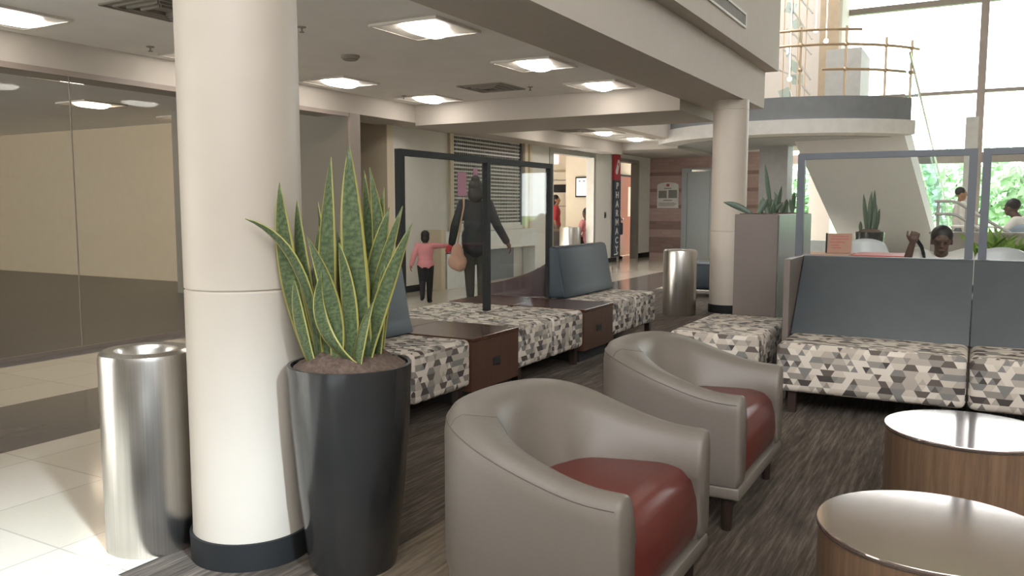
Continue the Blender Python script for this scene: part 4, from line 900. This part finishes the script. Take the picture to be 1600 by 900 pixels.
# woman and child walking away, hand in hand
J = standing(1.66, dict(elL=(-0.29, -0.02, 1.07), wrL=(-0.34, 0.04, 0.82), elR=(0.30, 0.0, 1.08), wrR=(0.44, 0.02, 0.84), anL=(-0.08, 0.06, 0.085), anR=(0.08, -0.06, 0.085), toL=(-0.09, 0.21, 0.03), toR=(0.1, 0.09, 0.03)))
WL = (-5.98, 9.62, 0); WR = math.radians(32)
person('woman seen from behind in navy jacket and olive trousers, holding a child by hand', WL, WR, J, dict(skin=M['skin_dark'], top=M['navy'], topname='jacket', coat=True, legs=M['olive'], shoes=M['black']), 1.12, 'bun')
Jc = standing(0.97, dict(elR=(0.33, 0.10, 1.36), wrR=(0.52, 0.24, 1.36), elL=(-0.27, -0.08, 1.13), wrL=(-0.33, -0.04, 0.92), anL=(-0.07, -0.16, 0.20), knL=(-0.08, 0.03, 0.52), toL=(-0.09, -0.04, 0.10), anR=(0.08, 0.10, 0.085), knR=(0.09, 0.10, 0.5), toR=(0.10, 0.24, 0.03), head=(0, 0.0, 1.575)))
person('small child in pink top and black trousers seen from behind', (-6.50, 9.16, 0), WR, Jc, dict(skin=M['skin_mid'], top=M['pink'], legs=M['black'], shoes=M['black']), 0.68, 'bob', voxel=0.006)
# tote bag hanging from the woman's shoulder
cs, sn = math.cos(WR), math.sin(WR)
def wpos(x, y, z): return (WL[0]+cs*x-sn*y, WL[1]+sn*x+cs*y, z)
t = thing('tote_bag', "tan tote bag hanging at the woman's left side", 'bag', wpos(-0.25, -0.20, 0), WR)
fused('bag_body', [('e', (0, 0, 0.57), 0.13, 0.06, 0.12), ('e', (0.0, 0, 0.66), 0.09, 0.045, 0.16), ('c', (-0.04, 0, 0.7), 0.04, (0.03, 0, 0.52), 0.09)], M['bag'], t, 0.008)
B().tube([(0.0, 0.0, 0.80), (0.04, -0.01, 1.05), (0.09, 0.01, 1.30), (0.09, 0.14, 1.42), (0.07, 0.27, 1.30)], 0.013).done('strap', 'bag', t, smooth=60)
t = thing('red_cloth', "red cloth held in the woman's left hand above the tote bag", 'cloth', wpos(-0.36, -0.03, 0.74), WR)
fused('cloth', [('e', (0, 0, 0.0), 0.05, 0.03, 0.05), ('e', (-0.03, 0, -0.03), 0.03, 0.02, 0.04)], M['redcloth'], t, 0.007)
# people in and at the pharmacy
person('person in red shirt behind the pharmacy desk', (-9.15, 18.5, 0), math.radians(-70), standing(1.6), dict(skin=M['skin_mid'], top=M['redcloth'], legs=M['greycloth'], shoes=M['black']), 1.0, 'long', voxel=0.012, sleeves=0.3)
person('person in grey clothes standing beside the PHARMACY sign', (-7.98, 19.55, 0), math.radians(-60), standing(1.62), dict(skin=M['skin_mid'], top=M['greycloth'], legs=M['navy'], shoes=M['black']), 1.0, 'bob', voxel=0.012)
t = thing('handbag', 'dark handbag with a pale patch carried beside the PHARMACY sign', 'bag', (-7.78, 19.35, 0.62), math.radians(-60)); B().box(-0.16, 0.16, -0.06, 0.06, 0, 0.30, 0.03, 3).done('bag_body', 'signdark', t, smooth=50); B().box(-0.16, -0.14, -0.066, 0.02, 0.1, 0.2).done('patch', 'signwhite', t); B().tube([(-0.1, 0, 0.29), (-0.08, 0, 0.43), (0.08, 0, 0.43), (0.1, 0, 0.29)], 0.01).done('handle', 'black', t)
def sitting(shift=0.0, arms=None):
    J = dict(head=(0, 0.03, 1.16), neck=(0, 0.0, 1.01), chest=(0, -0.02, 0.83), abdomen=(0, -0.04, 0.66), hip=(0, -0.04, 0.53), shL=(-0.175, -0.01, 0.95), shR=(0.175, -0.01, 0.95), elL=(-0.24, 0.05, 0.68), elR=(0.24, 0.05, 0.68), wrL=(-0.16, 0.26, 0.62), wrR=(0.16, 0.26, 0.62),
             hpL=(-0.09, 0.02, 0.51), hpR=(0.09, 0.02, 0.51), knL=(-0.11, 0.42, 0.50), knR=(0.11, 0.42, 0.50), anL=(-0.11, 0.42, 0.085), anR=(0.11, 0.42, 0.085), toL=(-0.12, 0.57, 0.03), toR=(0.12, 0.57, 0.03))
    if arms: J.update(arms)
    return J
person('person with pink top partly hidden by the pharmacy doorway', (-7.95, 17.72, 0), math.radians(75), sitting(), dict(skin=M['skin_dark'], top=M['pink'], legs=M['black'], shoes=M['black']), 1.0, 'short', voxel=0.012)
# man behind the charcoal sofa, facing us with a raised forearm
JM = sitting(0, dict(head=(0, 0.06, 0.99), neck=(0, 0.0, 0.89), chest=(0, -0.02, 0.72), abdomen=(0, -0.04, 0.56), hip=(0, -0.04, 0.47), shL=(-0.20, 0.0, 0.86), shR=(0.20, 0.0, 0.86), elR=(0.30, 0.20, 0.72), wrR=(0.24, 0.26, 0.97), elL=(-0.26, 0.05, 0.58), wrL=(-0.18, 0.25, 0.56), hpL=(-0.09, 0.02, 0.46), hpR=(0.09, 0.02, 0.46), knL=(-0.11, 0.42, 0.46), knR=(0.11, 0.42, 0.46), upR=(0, 1, 0.0)))
person('man in pale shirt behind the charcoal sofa raising one forearm', (-0.27, 8.55, 0), math.radians(180+3), JM, dict(skin=M['skin_dark'], top=M['whitecloth'], legs=M['black'], shoes=M['black']), 1.05, 'short', hands=(0.4, 1.3), voxel=0.006, face=True, hpitch=-0.25, sleeves=0.3)
t = thing('lounge_seat', 'lounge seat under the man in pale shirt behind the sofa', 'chair', (-0.27, 8.62, 0)); B().box(-0.3, 0.3, -0.25, 0.3, 0.1, 0.365, 0.04, 3).done('seat', 'greyblue', t, smooth=50); legs_for(t, [(x, y) for x in (-0.22, 0.22) for y in (-0.18, 0.22)])
t = thing('shoulder_strap', 'dark strap running from the raised hand to the shoulder of the man behind the sofa', 'strap', (-0.27, 8.55, 0)); B().tube([(-0.22, -0.27, 1.03), (-0.20, -0.22, 1.02), (-0.155, -0.14, 0.94), (-0.14, -0.10, 0.88), (-0.12, -0.13, 0.80)], 0.016).done('webbing', 'black', t, smooth=60)
person('man in white shirt walking past the far window, seen above the handrail', (-0.28, 17.9, 0), math.radians(-75), standing(1.68, None, 0.12), dict(skin=M['skin_mid'], top=M['whitecloth'], legs=M['greycloth'], shoes=M['black']), 1.0, 'short', voxel=0.012)
JS = sitting(0, dict(head=(0, 0.30, 1.27), neck=(0, 0.16, 1.13), chest=(0, 0.06, 0.97), abdomen=(0, -0.02, 0.78), shL=(-0.185, 0.12, 1.07), shR=(0.185, 0.12, 1.07), elL=(-0.22, 0.32, 0.84), elR=(0.22, 0.32, 0.84), wrL=(-0.1, 0.5, 0.80), wrR=(0.1, 0.5, 0.80)))
person('man in white shirt leaning forward on a chair at the right edge', (0.72, 14.75, 0.02), math.radians(58), JS, dict(skin=M['skin_dark'], top=M['whitecloth'], legs=M['black'], shoes=M['black']), 1.1, 'short', voxel=0.012)
t = thing('cafe_table', 'small table with dark items before the leaning man', 'table', (0.0, 15.0, 0)); B().box(-0.35, 0.3, -0.3, 0.3, 0.98, 1.01, 0.006).done('top', 'whitecloth', t); B().rod((0, 0, 0.02), (0, 0, 0.98), 0.04).done('pedestal', 'alu', t)
